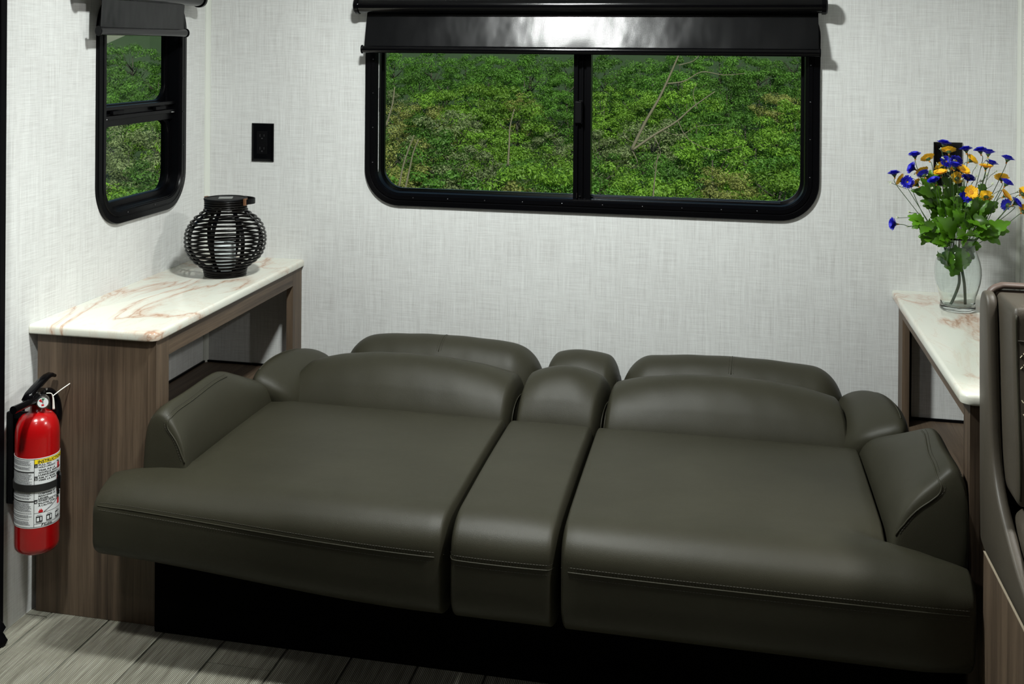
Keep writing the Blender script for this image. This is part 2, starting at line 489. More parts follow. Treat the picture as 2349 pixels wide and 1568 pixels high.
# floor: subfloor and planks
fl = struct('floor', G().box(-1.7, 3.9, -4.0, .05, -.03, -.0035), 'subfloor')
PW = .1437
plank_me = {}
def plank(x0, y0, y1):
    k = round(y1 - y0, 3)
    if k not in plank_me:
        g = G().box(.0019, PW - .0019, .0012, k - .0012, -.0035, 0)
        me = bpy.data.meshes.new('plank'); me.from_pydata([tuple(v) for v in g.v], [], g.f); me.materials.append(M['floor'])
        plank_me[k] = me
    o = bpy.data.objects.new('plank', plank_me[k]); COL.objects.link(o); o.parent = fl; o.location = (x0, y0, 0)
offs = {0: -.878, 4: -.965, 3: -1.30, 1: -1.42, 2: -1.18}
for c in range(-12, 27):
    x = .0535 + (c - 1) * PW
    if x < -1.69 or x + PW > 3.89: continue
    j = offs.get(c, -.5 - (c * .377) % .9)
    ys = [j + .9 * q for q in range(-5, 3)]
    ys = [max(-4.0, min(.0, y)) for y in ys]
    for a, b in zip(ys, ys[1:]):
        if b - a > .01 and a < -.6: plank(x, a, b)

# slide-out seal on the left of the opening
t = thing('door_seal', 'black rubber slide-out seal with a lumpy foot at the left edge of the wall', 'seal', (0, YO, 0))
obj('seal_strip', G().box(-.045, .014, YO - .022, YO - .001, 0, MZ - .2), 'rubber', t, bevel=.003)
bl = lathe([(.004, .0), (.026, .003), (.030, .015), (.022, .03), (.027, .042), (.016, .06), (.010, .075), (.001, .08)], 20, (.010, YO - .045, 0),
           wob=lambda r, z, a: r * (1 + .25 * sin(3 * a) + .12 * sin(7 * a)))
obj('seal_foot', bl, 'rubber', t, smooth=True)

# ---------------------------------------------------------------- windows
def rrect(u0, u1, v0, v1, r, n=12):
    pts = []
    for (cx, cz, a0) in ((u1 - r, v1 - r, 0), (u0 + r, v1 - r, 90), (u0 + r, v0 + r, 180), (u1 - r, v0 + r, 270)):
        for i in range(n + 1):
            a = math.radians(a0 + 90 * i / n); pts.append((cx + r * cos(a), cz + r * sin(a)))
    return pts
def ring(u0, u1, v0, v1, R, prof, P):
    """prof: (inset, depth towards the room); P maps (u, v, depth) to 3D"""
    g = G(); rings = []
    for (o, d) in prof: rings.append([P(a, b, d) for a, b in rrect(u0 + o, u1 - o, v0 + o, v1 - o, max(R - o, .004))])
    n = len(rings[0]); k = len(rings); vs = [p for q in rings for p in q]; fs = []
    for i in range(k):
        a, b = i * n, ((i + 1) % k) * n
        fs += [(a + j, a + (j + 1) % n, b + (j + 1) % n, b + j) for j in range(n)]
    return g.add(vs, fs)
PROF = [(0, -.001), (0, .007), (.0015, .0095), (.015, .0105), (.0165, .009), (.0185, .009), (.020, .0115), (.031, .0115), (.033, .008), (.0345, .008), (.036, .004),
        (.0375, .004), (.039, -.004), (.0405, -.030), (.047, -.032), (.047, -.046), (.036, -.046), (.031, -.001)]
def PB(u, v, d): return (u, -d, v)
def PL(u, v, d): return (d, u, v)
# wide window in the back wall
X0, X1, Z0, Z1 = .503, 1.773, .820, 1.42
w = struct('window_1', ring(X0, X1, Z0, Z1, .105, PROF, PB), 'black', auto=30)
sash = [(0, -.016), (.010, -.016), (.012, -.018), (.012, -.034), (0, -.034)]
obj('fixed_pane', prism(rrect(1.13, X1 - .045, Z0 + .045, Z1 - .045, .055), 'y', .034, .037), 'pane', w)
obj('sliding_pane', prism(rrect(X0 + .045, 1.135, Z0 + .045, Z1 - .045, .055), 'y', .024, .027), 'pane', w)
obj('mullion', G().box(1.112, 1.124, -.002, .03, Z0 + .035, Z1 - .04).box(1.124, 1.1335, .008, .03, Z0 + .035, Z1 - .04).box(1.1335, 1.139, .002, .03, Z0 + .035, Z1 - .04)
    .box(1.139, 1.147, .010, .03, Z0 + .035, Z1 - .04).box(1.147, 1.1605, .000, .038, Z0 + .035, Z1 - .04), 'black', w, bevel=.0008)
la = obj('latch', G().box(1.1165, 1.1375, -.014, -.002, 1.070, 1.132), 'black_matte', w, bevel=.003)
obj('latch_pin', G().box(1.1350, 1.1385, -.0155, -.006, 1.069, 1.134).box(1.128, 1.138, -.0155, -.013, 1.131, 1.1335), 'black_gloss', la, bevel=.0008)
obj('latch_clip', G().box(1.1225, 1.1238, -.006, .0, .862, .876).box(1.129, 1.134, -.004, .002, .866, .868), 'chrome', w)
obj('sill_glint', tube([(1.162, .012, Z0 + .0455), (X1 - .10, .012, Z0 + .0455)], .0016, 6), 'chrome', w)  # thin steel tube standing in for the reflection along the pane's lower edge
obj('pull_strip', G().box(X0 + .0385, X0 + .0425, .002, .006, 1.09, 1.16), 'black_matte', w)
def screw(p, ax, par, k=[0]):
    g = lathe([(.0001, .0018), (.0012, .0017), (.0022, .0008), (.0025, 0), (.0001, 0)], 10)
    g.xf(Matrix.Translation(p) @ (Matrix.Rotation(pi / 2, 4, 'X') if ax == 'y' else Matrix.Rotation(pi / 2, 4, 'Y')))
    obj('screw', g, 'chrome_dark', par, smooth=True)
for x in (.651, .754, .862, .971, 1.083, 1.196, 1.306, 1.413, 1.518, 1.612): screw((x, -.0117, Z0 + .0255), 'y', w)
for z in (.944, 1.045, 1.145, 1.243):
    screw((X0 + .0255, -.0117, z), 'y', w); screw((X1 - .0255, -.0117, z - .004), 'y', w)
# narrow window in the left wall
Y0, Y1 = -.607, -.146
w2 = struct('window_2', ring(Y0, Y1, Z0, Z1, .105, PROF, PL), 'black', auto=30)
obj('upper_pane', prism(rrect(Y0 + .045, Y1 - .045, 1.09, Z1 - .045, .02), 'x', -.040, -.037), 'pane', w2)
obj('lower_pane', prism(rrect(Y0 + .055, Y1 - .055, Z0 + .052, 1.10, .045), 'x', -.030, -.027), 'pane', w2)
mr = G().box(-.042, -.006, Y0 + .035, Y1 - .035, 1.112, 1.121).box(-.042, -.016, Y0 + .035, Y1 - .035, 1.098, 1.112).box(-.034, -.004, Y0 + .035, Y1 - .035, 1.088, 1.098).box(-.034, -.012, Y0 + .035, Y1 - .035, 1.070, 1.088)
obj('meeting_rail', mr, 'black', w2, bevel=.001)
obj('latch', G().box(-.014, -.002, -.52, -.465, 1.100, 1.110), 'black_matte', w2, bevel=.002)
obj('latch', G().box(-.014, -.002, -.30, -.245, 1.100, 1.110), 'black_matte', w2, bevel=.002)
obj('latch_clip', G().box(-.004, -.002, -.583, -.548, 1.0895, 1.0915).box(-.004, -.002, -.215, -.197, 1.0895, 1.0915), 'chrome', w2)
lp = ring(Y0 + .040, Y1 - .040, Z0 + .040, 1.085, .062, [(0, -.018), (.014, -.018), (.016, -.022), (.016, -.034), (0, -.034)], PL)
obj('sash_frame', lp, 'black', w2, auto=30)
up = ring(Y0 + .036, Y1 - .036, 1.11, Z1 - .036, .062, [(0, -.032), (.014, -.032), (.016, -.036), (.016, -.044), (0, -.044)], PL)
obj('sash_frame', up, 'black', w2, auto=30)
for z in (.90, .995, 1.09, 1.185): screw((.0117, Y1 - .0255, z), 'x', w2)
for y in (-.47, -.33): screw((.0117, y, Z0 + .0255), 'x', w2)

# ---------------------------------------------------------------- roller shades
def shade(axis, a0, a1, f0, f1, b0, b1, d, zr, zb, label):
    """a: roller span, f: cloth span, b: bottom bar span, d: distance from wall"""
    P = (lambda u, dd, z: (u, -dd, z)) if axis == 'x' else (lambda u, dd, z: (dd, u, z))
    t = thing('roller_shade', label, 'window shade', P((a0 + a1) / 2, d, zb))
    R = .0205
    obj('roller', tube([P(a0 + .012, d, zr), P(a1 - .012, d, zr)], R, 40), 'black_roller', t, auto=40)
    for a, s in ((a0, 1), (a1, -1)):
        obj('end_cap', tube([P(a, d, zr), P(a + s * .004, d, zr), P(a + s * .014, d, zr)], [R + .0005, R + .0035, R + .0035], 32), 'black_gloss', t, auto=30)
        obj('bracket', prism([(0, zr - .012), (d - .006, zr - .020), (d - .006, zr + .020), (0, zr + .022)], 'x', 0, .003).map(lambda p: P(a + s * .016 + p[0] * s, p[1], p[2])), 'black_matte', t)
    n = 60; g = G()
    dc = d + .009; dt = d - R * .95
    if axis == 'y': dt = dc = d
    rows = [(dt, zr - .002), (dt + .002, zr - .02), (dt * .5 + dc * .5, zr * .5 + zb * .5), (dt * .15 + dc * .85, zb + .02), (dc, zb)]
    vs = []; fs = []
    for k, (dd, z) in enumerate(rows):
        for i in range(n + 1):
            u = f0 + (f1 - f0) * i / n
            wv = .0011 * sin(u * 17 + k) * (k / 4) + .0008 * sin(u * 41 + 2 * k) * (k / 4)
            vs.append(P(u, dd + wv, z))
    N = len(vs); vs += [tuple(Vector(v) - Vector(P(0, .0008, 0))) for v in vs]
    for k in range(len(rows) - 1):
        for i in range(n):
            q = k * (n + 1) + i; fs.append((q, q + 1, q + n + 2, q + n + 1)); fs.append(tuple(x + N for x in (q, q + n + 1, q + n + 2, q + 1)))
    obj('shade_cloth', g.add(vs, fs), 'shade', t, smooth=True)
    bar = [(.0078 * cos(2 * pi * q_ / 24), .0102 * sin(2 * pi * q_ / 24)) for q_ in range(24)]
    gb = loft([[P(u, dc + p, zb + q) for p, q in bar] for u in (b0 + .003, b1 - .003)])
    bo = obj('bottom_bar', gb, 'black_roller', t, auto=40)
    for u, s in ((b0, 1), (b1, -1)):
        ge = loft([[P(u + e * s, dc + p * 1.25, zb + q * 1.22) for p, q in bar] for e in (0, .004)])
        obj('bar_cap', ge, 'black_gloss', bo, bevel=.0008)
    return t
shade('x', .483, 1.786, .514, 1.765, .506, 1.770, .044, 1.3965, 1.272, 'long black roller shade mounted above the wide window')
shade('y', -.73, -.135, -.660, -.236, -.672, -.220, .046, 1.412, 1.314, 'short black roller shade above the narrow left window')

# ---------------------------------------------------------------- outlets
def outlet(cx, cz, label):
    t = thing('wall_outlet', label, 'outlet', (cx, 0, cz), 'black wall outlets')
    hw, hh = .035, .057
    rings = []
    for (i, d) in ((0, 0), (0, .002), (.0015, .0045), (.004, .0052), (.0085, .0062)):
        rings.append([(cx + sx * (hw - i), -d, cz + sz * (hh - i)) for sx, sz in ((-1, -1), (1, -1), (1, 1), (-1, 1))])
    obj('cover_plate', loft(rings), 'black_gloss', t)
    r = obj('receptacle', G().box(cx - .0165, cx + .0165, -.0072, -.004, cz - .0335, cz + .0335), 'black_matte', t, bevel=.001)
    for dz in (.019, -.019):
        g = G().box(cx - .0072, cx - .0056, -.0076, -.0068, cz + dz - .002, cz + dz + .006).box(cx + .0056, cx + .0072, -.0076, -.0068, cz + dz - .0012, cz + dz + .0055)
        g.join(tube([(cx, -.0076, cz + dz - .0065), (cx, -.0068, cz + dz - .0065)], .0022, 10))
        obj('socket_slots', g, 'slot', r)
outlet(.1826, .9918, 'black wall outlet to the left of the wide window')
outlet(2.0934, .9853, 'black wall outlet behind the flower bouquet')

# ---------------------------------------------------------------- left side cabinet
ZT = .65; TH = .021
def worktop(name, x0, x1, y0, corners, label):
    """slab with eased top edges; corners: radius of near corners (left, right)"""
    def outline(i):
        pts = [(x0 + i * 0, 0), (x1, 0)]
        a, b = (x0 + (i if corners[0] is not None else 0), x1 - (i if corners[1] is not None else 0)); yy = y0 + i
        pts = [(a, -.0005), (b, -.0005)]
        rr = (corners[1] or .001); n = 8
        pts += [(b - rr + rr * cos(-pi / 2 * k / n), yy + rr + rr * sin(-pi / 2 * k / n)) for k in range(n + 1)]
        rl = (corners[0] or .001)
        pts += [(a + rl - rl * sin(pi / 2 * k / n), yy + rl - rl * cos(pi / 2 * k / n)) for k in range(n + 1)]
        return pts
    prof = [(.003, ZT - TH), (.0005, ZT - TH + .0015), (0, ZT - TH + .004), (0, ZT - .007), (.0012, ZT - .0035), (.0035, ZT - .0012), (.007, ZT)]
    o = obj(name, loft([[(x, y, z) for x, y in outline(i)] for i, z in prof]), 'marble', loc=(0, 0, 0), auto=50)
    return tag(o, label, 'countertop')
worktop('countertop', .0005, .315, -.874, (None, .022), 'cream marble-look countertop on the left cabinet, under the woven lantern')
c = thing('side_cabinet', 'tall walnut laminate side cabinet with an open cubby, left of the sofa bed', 'cabinet', (.155, -.43, 0))
zt = ZT - TH - .0005
obj('end_panel', G().box(.014, .300, -.860, -.845, .001, zt), 'wood_z', c)
obj('stile', G().box(.2885, .307, -.8615, -.805, .001, zt), 'wood_z', c)
obj('edge_strip', G().box(.3075, .3085, -.8620, -.805, .001, zt), 'wood_z', c)
obj('stile', G().box(.289, .3085, -.068, -.001, .001, zt), 'wood_z', c)
obj('top_rail', G().box(.2892, .3082, -.8048, -.0682, .585, zt), 'wood_y', c)
obj('bottom_rail', G().box(.2892, .3082, -.8048, -.0682, .001, .30), 'wood_y', c)
obj('shelf', G().box(.001, .2885, -.8445, -.001, .314, .328), 'wood_y', c)
obj('dark_strip', G().box(.001, .006, -.8445, -.001, .3285, .334).box(.006, .2885, -.006, -.001, .3285, .334), 'black_matte', c)  # black strips standing in for the shade where the shelf meets the walls

# right side cabinet
worktop('countertop', 1.958, XR - .0005, -.905, (.022, None), 'cream marble-look countertop on the right cabinet, under the flower vase')
c = thing('side_cabinet', 'walnut laminate side cabinet with an open cubby, right of the sofa bed under the vase', 'cabinet', (2.11, -.43, 0))
obj('end_panel', G().box(1.985, XR - .012, -.890, -.875, .001, zt), 'wood_z', c)
obj('stile', G().box(1.9755, 1.993, -.8915, -.835, .001, zt), 'wood_z', c)
obj('stile', G().box(1.9755, 1.993, -.068, -.001, .001, zt), 'wood_z', c)
obj('top_rail', G().box(1.9757, 1.9928, -.8348, -.0682, .590, zt), 'wood_y', c)
obj('bottom_rail', G().box(1.9757, 1.9928, -.8348, -.0682, .001, .29), 'wood_y', c)
obj('shelf', G().box(1.9932, XR - .001, -.8745, -.001, .300, .314), 'wood_y', c)
obj('dark_strip', G().box(1.9935, XR - .001, -.006, -.001, .3145, .321), 'black_matte', c)  # thin black strip on the shelf along the back wall
obj('inner_post', G().box(1.9935, 2.006, -.018, -.0065, .3145, zt), 'black_matte', c)

# ---------------------------------------------------------------- sofa bed
sofa = thing('sofa_bed', 'olive-brown leather sofa bed folded flat below the wide window', 'sofa bed', (1.11, -.5, 0))
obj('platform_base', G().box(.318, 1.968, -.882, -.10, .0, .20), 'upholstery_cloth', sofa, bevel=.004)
def sst(a, b, x):
    t = max(0, min(1, (x - a) / (b - a))); return t * t * (3 - 2 * t)
SY0, SY1, SZ0, SZ1 = -1.012, -.345, .155, .364
def lowleft(x, z):
    return z + .034 * (1 - sst(.25, .95, x)) * (1 - sst(.155, .33, z))
def seatL(x, y, z):
    xl = .378 - .150 * (1 - sst(-.93, -.855, y))
    t_ = (x - .25) / (1.005 - .25)
    e = 1 - sst(0, .12, t_); top = sst(.25, .36, z)
    return (xl + t_ * (1.005 - xl), y + .012 * (1 - t_) ** 2, lowleft(x, z) - .012 * e * top * (1 - sst(-.95, -.85, y)))
def seatR(x, y, z):
    xr = 1.838 + .139 * (1 - sst(-.95, -.865, y))
    t_ = (x - 1.224) / (1.970 - 1.224)
    e = sst(.86, 1, t_); top = sst(.25, .36, z)
    return (1.224 + t_ * (xr - 1.224), y + .016 * e * (1 - sst(-1.0, -.9, y)), z - .020 * e * top * (1 - sst(-.9, -.8, y)))
from mathutils.bvhtree import BVHTree
def snap(path, o, off=.0004):
    bpy.context.view_layer.update()
    dg = bpy.context.evaluated_depsgraph_get(); t = BVHTree.FromObject(o, dg); w0 = origin(o); out = []
    for q_ in path:
        h, n_, i_, d_ = t.find_nearest(Vector(q_) - w0)
        out.append((h + n_ * off + w0) if h is not None else Vector(q_))
    return out
seats = [('L', (.25, 1.005), seatL), ('M', (1.007, 1.222), None), ('R', (1.224, 1.970), seatR)]
for nm, xr_, fn in seats:
    o = obj('seat_cushion', rbox((xr_[0], xr_[1]), (SY0, SY1), (SZ0, SZ1), (.015, .085, .060), 6, (26, 26, 3), crown=.014, front=.006, fn=fn), 'leather', sofa, smooth=True)
    path = []
    for i in range(41):
        t_ = i / 40; x = xr_[0] + .003 + (xr_[1] - xr_[0] - .006) * t_
        U = t_ * 2 - 1
        e = min(t_, 1 - t_) * (xr_[1] - xr_[0]); rr = .014
        dy = 0 if e > rr else (rr - sqrt(max(0, rr * rr - (rr - e) ** 2))) * 1.0
        y = SY0 - .0055 * max(0, 1 - U * U) ** .6 + dy
        zs = .292 + .026 * (1 - sst(.25, 1.1, x)) ** 1.3; p = fn(x, y, zs) if fn else (x, y, zs)
        if nm == 'L': p = (p[0], p[1], zs)
        path.append(Vector(p))
    obj('piping', tube(snap(path, o, .0002), .0013, 6), 'piping', o, smooth=True)
    st = dashes(snap([v + Vector((0, 0, .009)) for v in path], o, .0001), .0042, .0018, .0006); st.join(dashes(snap([v - Vector((0, 0, .009)) for v in path], o, .0001), .0042, .0018, .0006))
    s_ = obj('stitching', st, 'stitch', o); s_['kind'] = 'stuff'

# back cushions (flat, behind the seats)
def shear(k, y0=-.38):
    return lambda x, y, z: (x + k * (y - y0), y, z)
def mainL(x, y, z):
    tl = max(0, min(1, 1 - (x - .40) / .30)); xx = x + .34 * (y + .37) * tl + .11 * (z - .36) * 0
    return (xx + .08 * (y + .37) * (1 - tl), y + .008 * tl, z - .0 * tl)
def mainR(x, y, z):
    t_ = max(0, min(1, (x - 1.231) / .60))
    return (x + (y + .38) * (.08 - .20 * t_), y, z)
def cushion_cluster(name, x, y, z, r, crown, fn, pinch=.02):
    def f2(a, b, c_):
        c_ += .0005 * sin(a * 61 + b * 40) * sst(z[0] + .04, z[1], c_) + .0006 * sin(a * 117 + 3) * sst(z[0] + .04, z[1], c_) * max(0, 1 - abs(b - y[0]) / .08)
        return fn(a, b, c_) if fn else (a, b, c_)
    return obj(name, rbox(x, y, z, r, 10, (30, 8, 3), crown=crown, fn=f2, pinch=pinch), 'leather', sofa, smooth=True)
HB = [('head_cushion', (.470, 1.036), (-.205, -.012), (.24, .452), (.09, .09, .10), .030, shear(.06)),
      ('head_cushion', (1.041, 1.242), (-.205, -.012), (.24, .436), (.035, .09, .085), .030, shear(.06)),
      ('head_cushion', (1.248, 1.822), (-.205, -.012), (.24, .444), (.08, .09, .10), .030, shear(.04)),
      ('back_cushion', (.392, 1.008), (-.385, -.140), (.22, .418), (.026, .135, .10), .050, mainL),
      ('back_cushion', (1.010, 1.229), (-.385, -.140), (.22, .418), (.022, .135, .10), .046, shear(.12)),
      ('back_cushion', (1.231, 1.832), (-.385, -.140), (.22, .416), (.024, .135, .10), .050, mainR)]
HBO = [cushion_cluster(*a) for a in HB]

def edge_path(x, y, z, r, cr, fn, side, ins=.62):
    """line along the side seam of a soft cushion, just proud of its surface"""
    rx, ry, rz = r[0], min(r[1], (y[1] - y[0]) * .49), min(r[2], (z[1] - z[0]) * .49)
    qx = x[0] + rx if side < 0 else x[1] - rx
    k = sqrt(1 - ins * ins); seq = []
    for i in range(4): seq.append((y[0] + ry, z[1] - rz - .03 + .03 * i / 4, -1, 0))
    for i in range(11): t_ = pi / 2 * i / 10; seq.append((y[0] + ry, z[1] - rz, -cos(t_), sin(t_)))
    for i in range(1, 6): seq.append((y[0] + ry + (y[1] - ry - y[0] - ry) * i / 6, z[1] - rz, 0, 1))
    for i in range(9): t_ = pi / 2 * i / 10; seq.append((y[1] - ry, z[1] - rz, sin(t_), cos(t_)))
    out = []
    for (qy, qz, ny, nz) in seq:
        X_ = qx + side * ins * rx; Y_ = qy + k * ny * ry; Z_ = qz + k * nz * rz
        U = (qx + side * rx * min(1, ins / max(k, .01)) - x[0]) / (x[1] - x[0]) * 2 - 1
        V = (Y_ - y[0]) / (y[1] - y[0]) * 2 - 1; Wz = (Z_ - z[0]) / (z[1] - z[0])
        Z_ += cr * max(0, cos(pi / 2 * max(-1, min(1, U)))) ** .55 * max(0, cos(pi / 2 * max(-1, min(1, V)))) ** 1.3 * Wz - abs(U) ** 6 * .02 * abs(V) ** 4 * Wz
        out.append(Vector(fn(X_ + side * .0006, Y_ + ny * .0006, Z_ + nz * .0006)))
    return out
for (nm, x, y, z, r, cr, fn) in HB:
    for side in (-1, 1):
        q = obj('piping', tube(edge_path(x, y, z, r, cr, fn, side, .80), .0015, 6), 'piping', sofa, smooth=True)
# centre seams on the two wide head cushions
for xc, zz, ho in ((.757, 0, HBO[0]), (1.533, -.006, HBO[2])):
    ps = []
    for i in range(13):
        yy = -.17 + .15 * i / 12; V = (yy + .205) / .193 * 2 - 1
        dd = max(0, (yy + .102) / .09); z_ = (.458 + zz - .10) + .10 * sqrt(max(0, 1 - min(1, dd) ** 2)) + .026 * max(0, 1 - V * V) ** .6 + .0006
        if yy < -.115:
            dd = (-.115 - yy) / .09; z_ = (.458 + zz - .10) + .10 * sqrt(max(0, 1 - min(1, dd) ** 2)) + .026 * max(0, 1 - V * V) ** .6 + .0006
        ps.append((xc + .06 * (yy + .38), yy, z_))
    ps = snap([Vector(v) for v in ps], ho, .0004)
    sm = obj('centre_seam', tube(ps, .0013, 6), 'piping', sofa, smooth=True)
    g = dashes(ps, .0035, .0018, .0006, (.006, 0, -.0002)); g.join(dashes(ps, .0035, .0018, .0006, (-.006, 0, -.0002)))
    q = obj('stitching', g, 'stitch', sm); q['kind'] = 'stuff'

# arm cushions
def arm(rows, name='arm_cushion', sub=2, pipe=3):
    """rows: (y, tilt, [(x, z)...]); the ring is lofted along y"""
    rings = [[(x, y + t_ * (z - .36), z) for x, z in pts] for y, t_, pts in rows]
    g = loft(rings)
    o = obj(name, g, 'leather', sofa, smooth=True, subsurf=sub)
    return o
def arm_rows(P, side):
    """P: per row y, tilt, outer x, top x, top z, crest x, crest z, base x, base z"""
    out = []
    for (y, t_, xo, xt, zt_, xc, zc, xb, zb) in P:
        out.append((y, t_, [(xo, .25), (xo, zt_ - .10), (xo, zt_ - .03), (xt, zt_), (xc, zc), ((xc * .55 + xb * .45) + (xb - xc) * .15, (zc * .55 + zb * .45) + .008), (xb, zb), (xb, .25)]))
    return out
La = [(-.895, .10, .296, .322, .474, .347, .462, .398, .372),
      (-.890, .10, .293, .320, .486, .350, .470, .402, .372),
      (-.86, .05, .305, .325, .500, .351, .480, .392, .372),
      (-.78, 0, .320, .334, .502, .352, .484, .384, .370),
      (-.64, -.2, .320, .334, .508, .352, .490, .384, .368),
      (-.50, -.8, .320, .334, .504, .352, .486, .390, .366),
      (-.43, -1.1, .320, .334, .482, .354, .470, .396, .364),
      (-.36, -1.1, .322, .336, .425, .356, .42, .396, .360),
      (-.34, -1.1, .324, .338, .405, .358, .40, .394, .356)]
Ra = [(-.905, .12, 1.974, 1.948, .500, 1.925, .470, 1.838, .370),
      (-.898, .12, 1.976, 1.950, .512, 1.925, .482, 1.834, .372),
      (-.86, .06, 1.973, 1.947, .520, 1.925, .494, 1.835, .372),
      (-.78, 0, 1.970, 1.946, .516, 1.926, .496, 1.835, .370),
      (-.66, -.2, 1.971, 1.950, .518, 1.934, .500, 1.834, .368),
      (-.53, -.8, 1.971, 1.952, .508, 1.936, .492, 1.832, .366),
      (-.45, -1.1, 1.970, 1.950, .482, 1.932, .470, 1.828, .364),
      (-.38, -1.1, 1.964, 1.940, .425, 1.922, .42, 1.828, .360),
      (-.36, -1.1, 1.962, 1.938, .405, 1.920, .40, 1.830, .356)]
for P_, s in ((La, 1), (Ra, -1)):
    o = arm(arm_rows(P_, s))
    pp = []
    def q(row, f=0):  # crest point, lifted
        y, t_, xo, xt, zt_, xc, zc, xb, zb = row
        return Vector((xc + s * .0, y + t_ * (zc - .36), zc - .0015))
    r0 = P_[0]
    front = [Vector((r0[7] - s * .004, r0[0] + .003, r0[8] + .006)), Vector((r0[7] * .5 + r0[5] * .5, r0[0] + .002, (r0[8] + r0[6]) / 2 + .004)), Vector((r0[5] + s * .001, r0[0] + .007, r0[6] - .010))]
    pp = front + [q(r) - Vector((0, 0, .006)) for r in P_[2:6]]
    pth = snap(smooth_path(pp, 6), o)
    pi_ = obj('piping', tube(pth, .0017, 6), 'piping', o, smooth=True)
    st = dashes(snap([v + Vector((-s * .007, 0, .003)) for v in pth], o), .004, .002, .0006); st.join(dashes(snap(smooth_path([Vector((r[2] + s * .006, r[0] + .012, r[4] - .020)) for r in P_[1:6]], 6), o), .004, .002, .0006)); stt = obj('stitching', st, 'stitch', o); stt['kind'] = 'stuff'
# rear arm pads, beside the back cushions
LB = [(-.42, -.5, .330, .345, .42, .362, .412, .44, .36),
      (-.36, -.4, .325, .342, .447, .365, .442, .46, .36),
      (-.28, -.2, .324, .350, .457, .380, .455, .47, .37),
      (-.20, 0, .330, .370, .448, .405, .452, .48, .37),
      (-.13, .3, .345, .385, .42, .42, .42, .48, .36),
      (-.11, .3, .36, .395, .39, .43, .39, .47, .35)]
RB = [(-.42, -.5, 1.945, 1.930, .42, 1.912, .412, 1.80, .36),
      (-.36, -.4, 1.950, 1.932, .447, 1.905, .442, 1.79, .36),
      (-.28, -.2, 1.950, 1.925, .450, 1.890, .455, 1.79, .37),
      (-.20, 0, 1.945, 1.905, .440, 1.870, .445, 1.79, .37),
      (-.13, .3, 1.925, 1.885, .41, 1.85, .415, 1.79, .36),
      (-.11, .3, 1.91, 1.875, .38, 1.84, .385, 1.80, .35)]
for P_, s in ((LB, 1), (RB, -1)):
    o = arm(arm_rows(P_, s), 'rear_arm_pad')
    pth = smooth_path([Vector((r[3] + s * .004, r[0] + r[1] * (r[4] - .36), r[4] - .006)) for r in P_[1:5]], 6)
    pth = snap(pth, o)
    obj('piping', tube(pth, .0016, 6), 'piping', o, smooth=True)

# ---------------------------------------------------------------- dinette seat at the right edge
ds = thing('dinette_seat', 'taupe leather dinette seat with diamond stitching, at the right edge', 'seat', (2.3, -1.2, 0))
obj('side_panel', prism([(-.985, .0), (-.985, .397), (-1.62, .397), (-1.62, .0)], 'x', 1.981, 1.996), 'wood_z', ds)
obj('edge_banding', G().box(1.9806, 1.9966, -1.62, -.985, .397, .3985), 'edge', ds)
obj('front_panel', G().box(1.997, 3.2, -1.618, -1.603, .0, .397), 'wood_x', ds)
obj('seat_deck', G().box(1.997, 3.2, -1.602, -.99, .38, .397), 'wood_x', ds)
def wing_profile():
    return smooth_path([(-.955, .44, 0), (-.945, .62, 0), (-.938, .80, 0), (-.945, .842, 0), (-.968, .856, 0), (-.995, .846, 0), (-1.008, .80, 0), (-1.022, .70, 0), (-1.04, .60, 0),
                        (-1.07, .545, 0), (-1.13, .505, 0), (-1.25, .455, 0), (-1.42, .425, 0), (-1.58, .415, 0), (-1.60, .408, 0), (-1.58, .402, 0), (-1.30, .402, 0), (-1.05, .402, 0), (-.975, .405, 0)], 3, True)
wp = wing_profile()
cy_, cz_ = -1.04, .60
def inset(p, k):
    d = Vector((p[0] , p[1])); 
    n_ = len(wp); i = p[2]
    return d
pts2 = [(p[0], p[1]) for p in wp]
def offset_poly(pts, d):
    out = []; n_ = len(pts)
    for i in range(n_):
        a, b = Vector(pts[i - 1]), Vector(pts[(i + 1) % n_]); t_ = (b - a).normalized(); nn = Vector((-t_.y, t_.x))
        out.append((pts[i][0] + nn.x * d, pts[i][1] + nn.y * d))
    return out
sg = 1
A_ = sum(pts2[i - 1][0] * pts2[i][1] - pts2[i][0] * pts2[i - 1][1] for i in range(len(pts2)))
if A_ < 0: sg = -1
rings = []
for xx, d in ((1.9800, .010), (1.9815, .003), (1.985, 0), (1.992, 0), (1.9965, .003), (1.9985, .010)):
    rings.append([(xx, a, b) for a, b in offset_poly(pts2, d * sg * .55)])
obj('side_wing', loft(rings), 'taupe', ds, smooth=True, auto=60)
bc = obj('backrest', rbox((1.9995, 2.62), (-1.10, -.965), (.535, .856), (.010, .012, .020), 5, (14, 3, 12), front=.012,
    fn=lambda x, y, z: (x + .0, y - .035 * (1 - sst(.55, .85, z)) , z - .0)), 'taupe', ds, smooth=True)
obj('headrest_rim', tube(smooth_path([(1.990, -.955, .825), (1.993, -.955, .848), (2.010, -.955, .862), (2.05, -.955, .864), (2.3, -.955, .862), (2.62, -.955, .860)], 6), .006, 8).map(lambda p: (p[0], -.955 + (p[1] + .955) * 1.9, p[2])), 'taupe_rim', ds, smooth=True)
obj('back_shell', G().box(2.0, 3.2, -.962, -.948, .402, .856), 'taupe_rim', ds, bevel=.004)
def by(z): return -1.1005 - .035 * (1 - sst(.55, .85, z))
edge = [(2.0025, by(z_) - .004, z_) for z_ in [.545 + .30 * i / 30 for i in range(31)]]
obj('piping', tube(snap(edge, bc, .0006), .0016, 6), 'piping', bc, smooth=True)
obj('cross_seam', tube(snap([(2.004 + .6 * i / 30, by(.80) - .006, .802) for i in range(31)], bc, .0003), .0012, 6), 'stitch', bc)
qs = G()
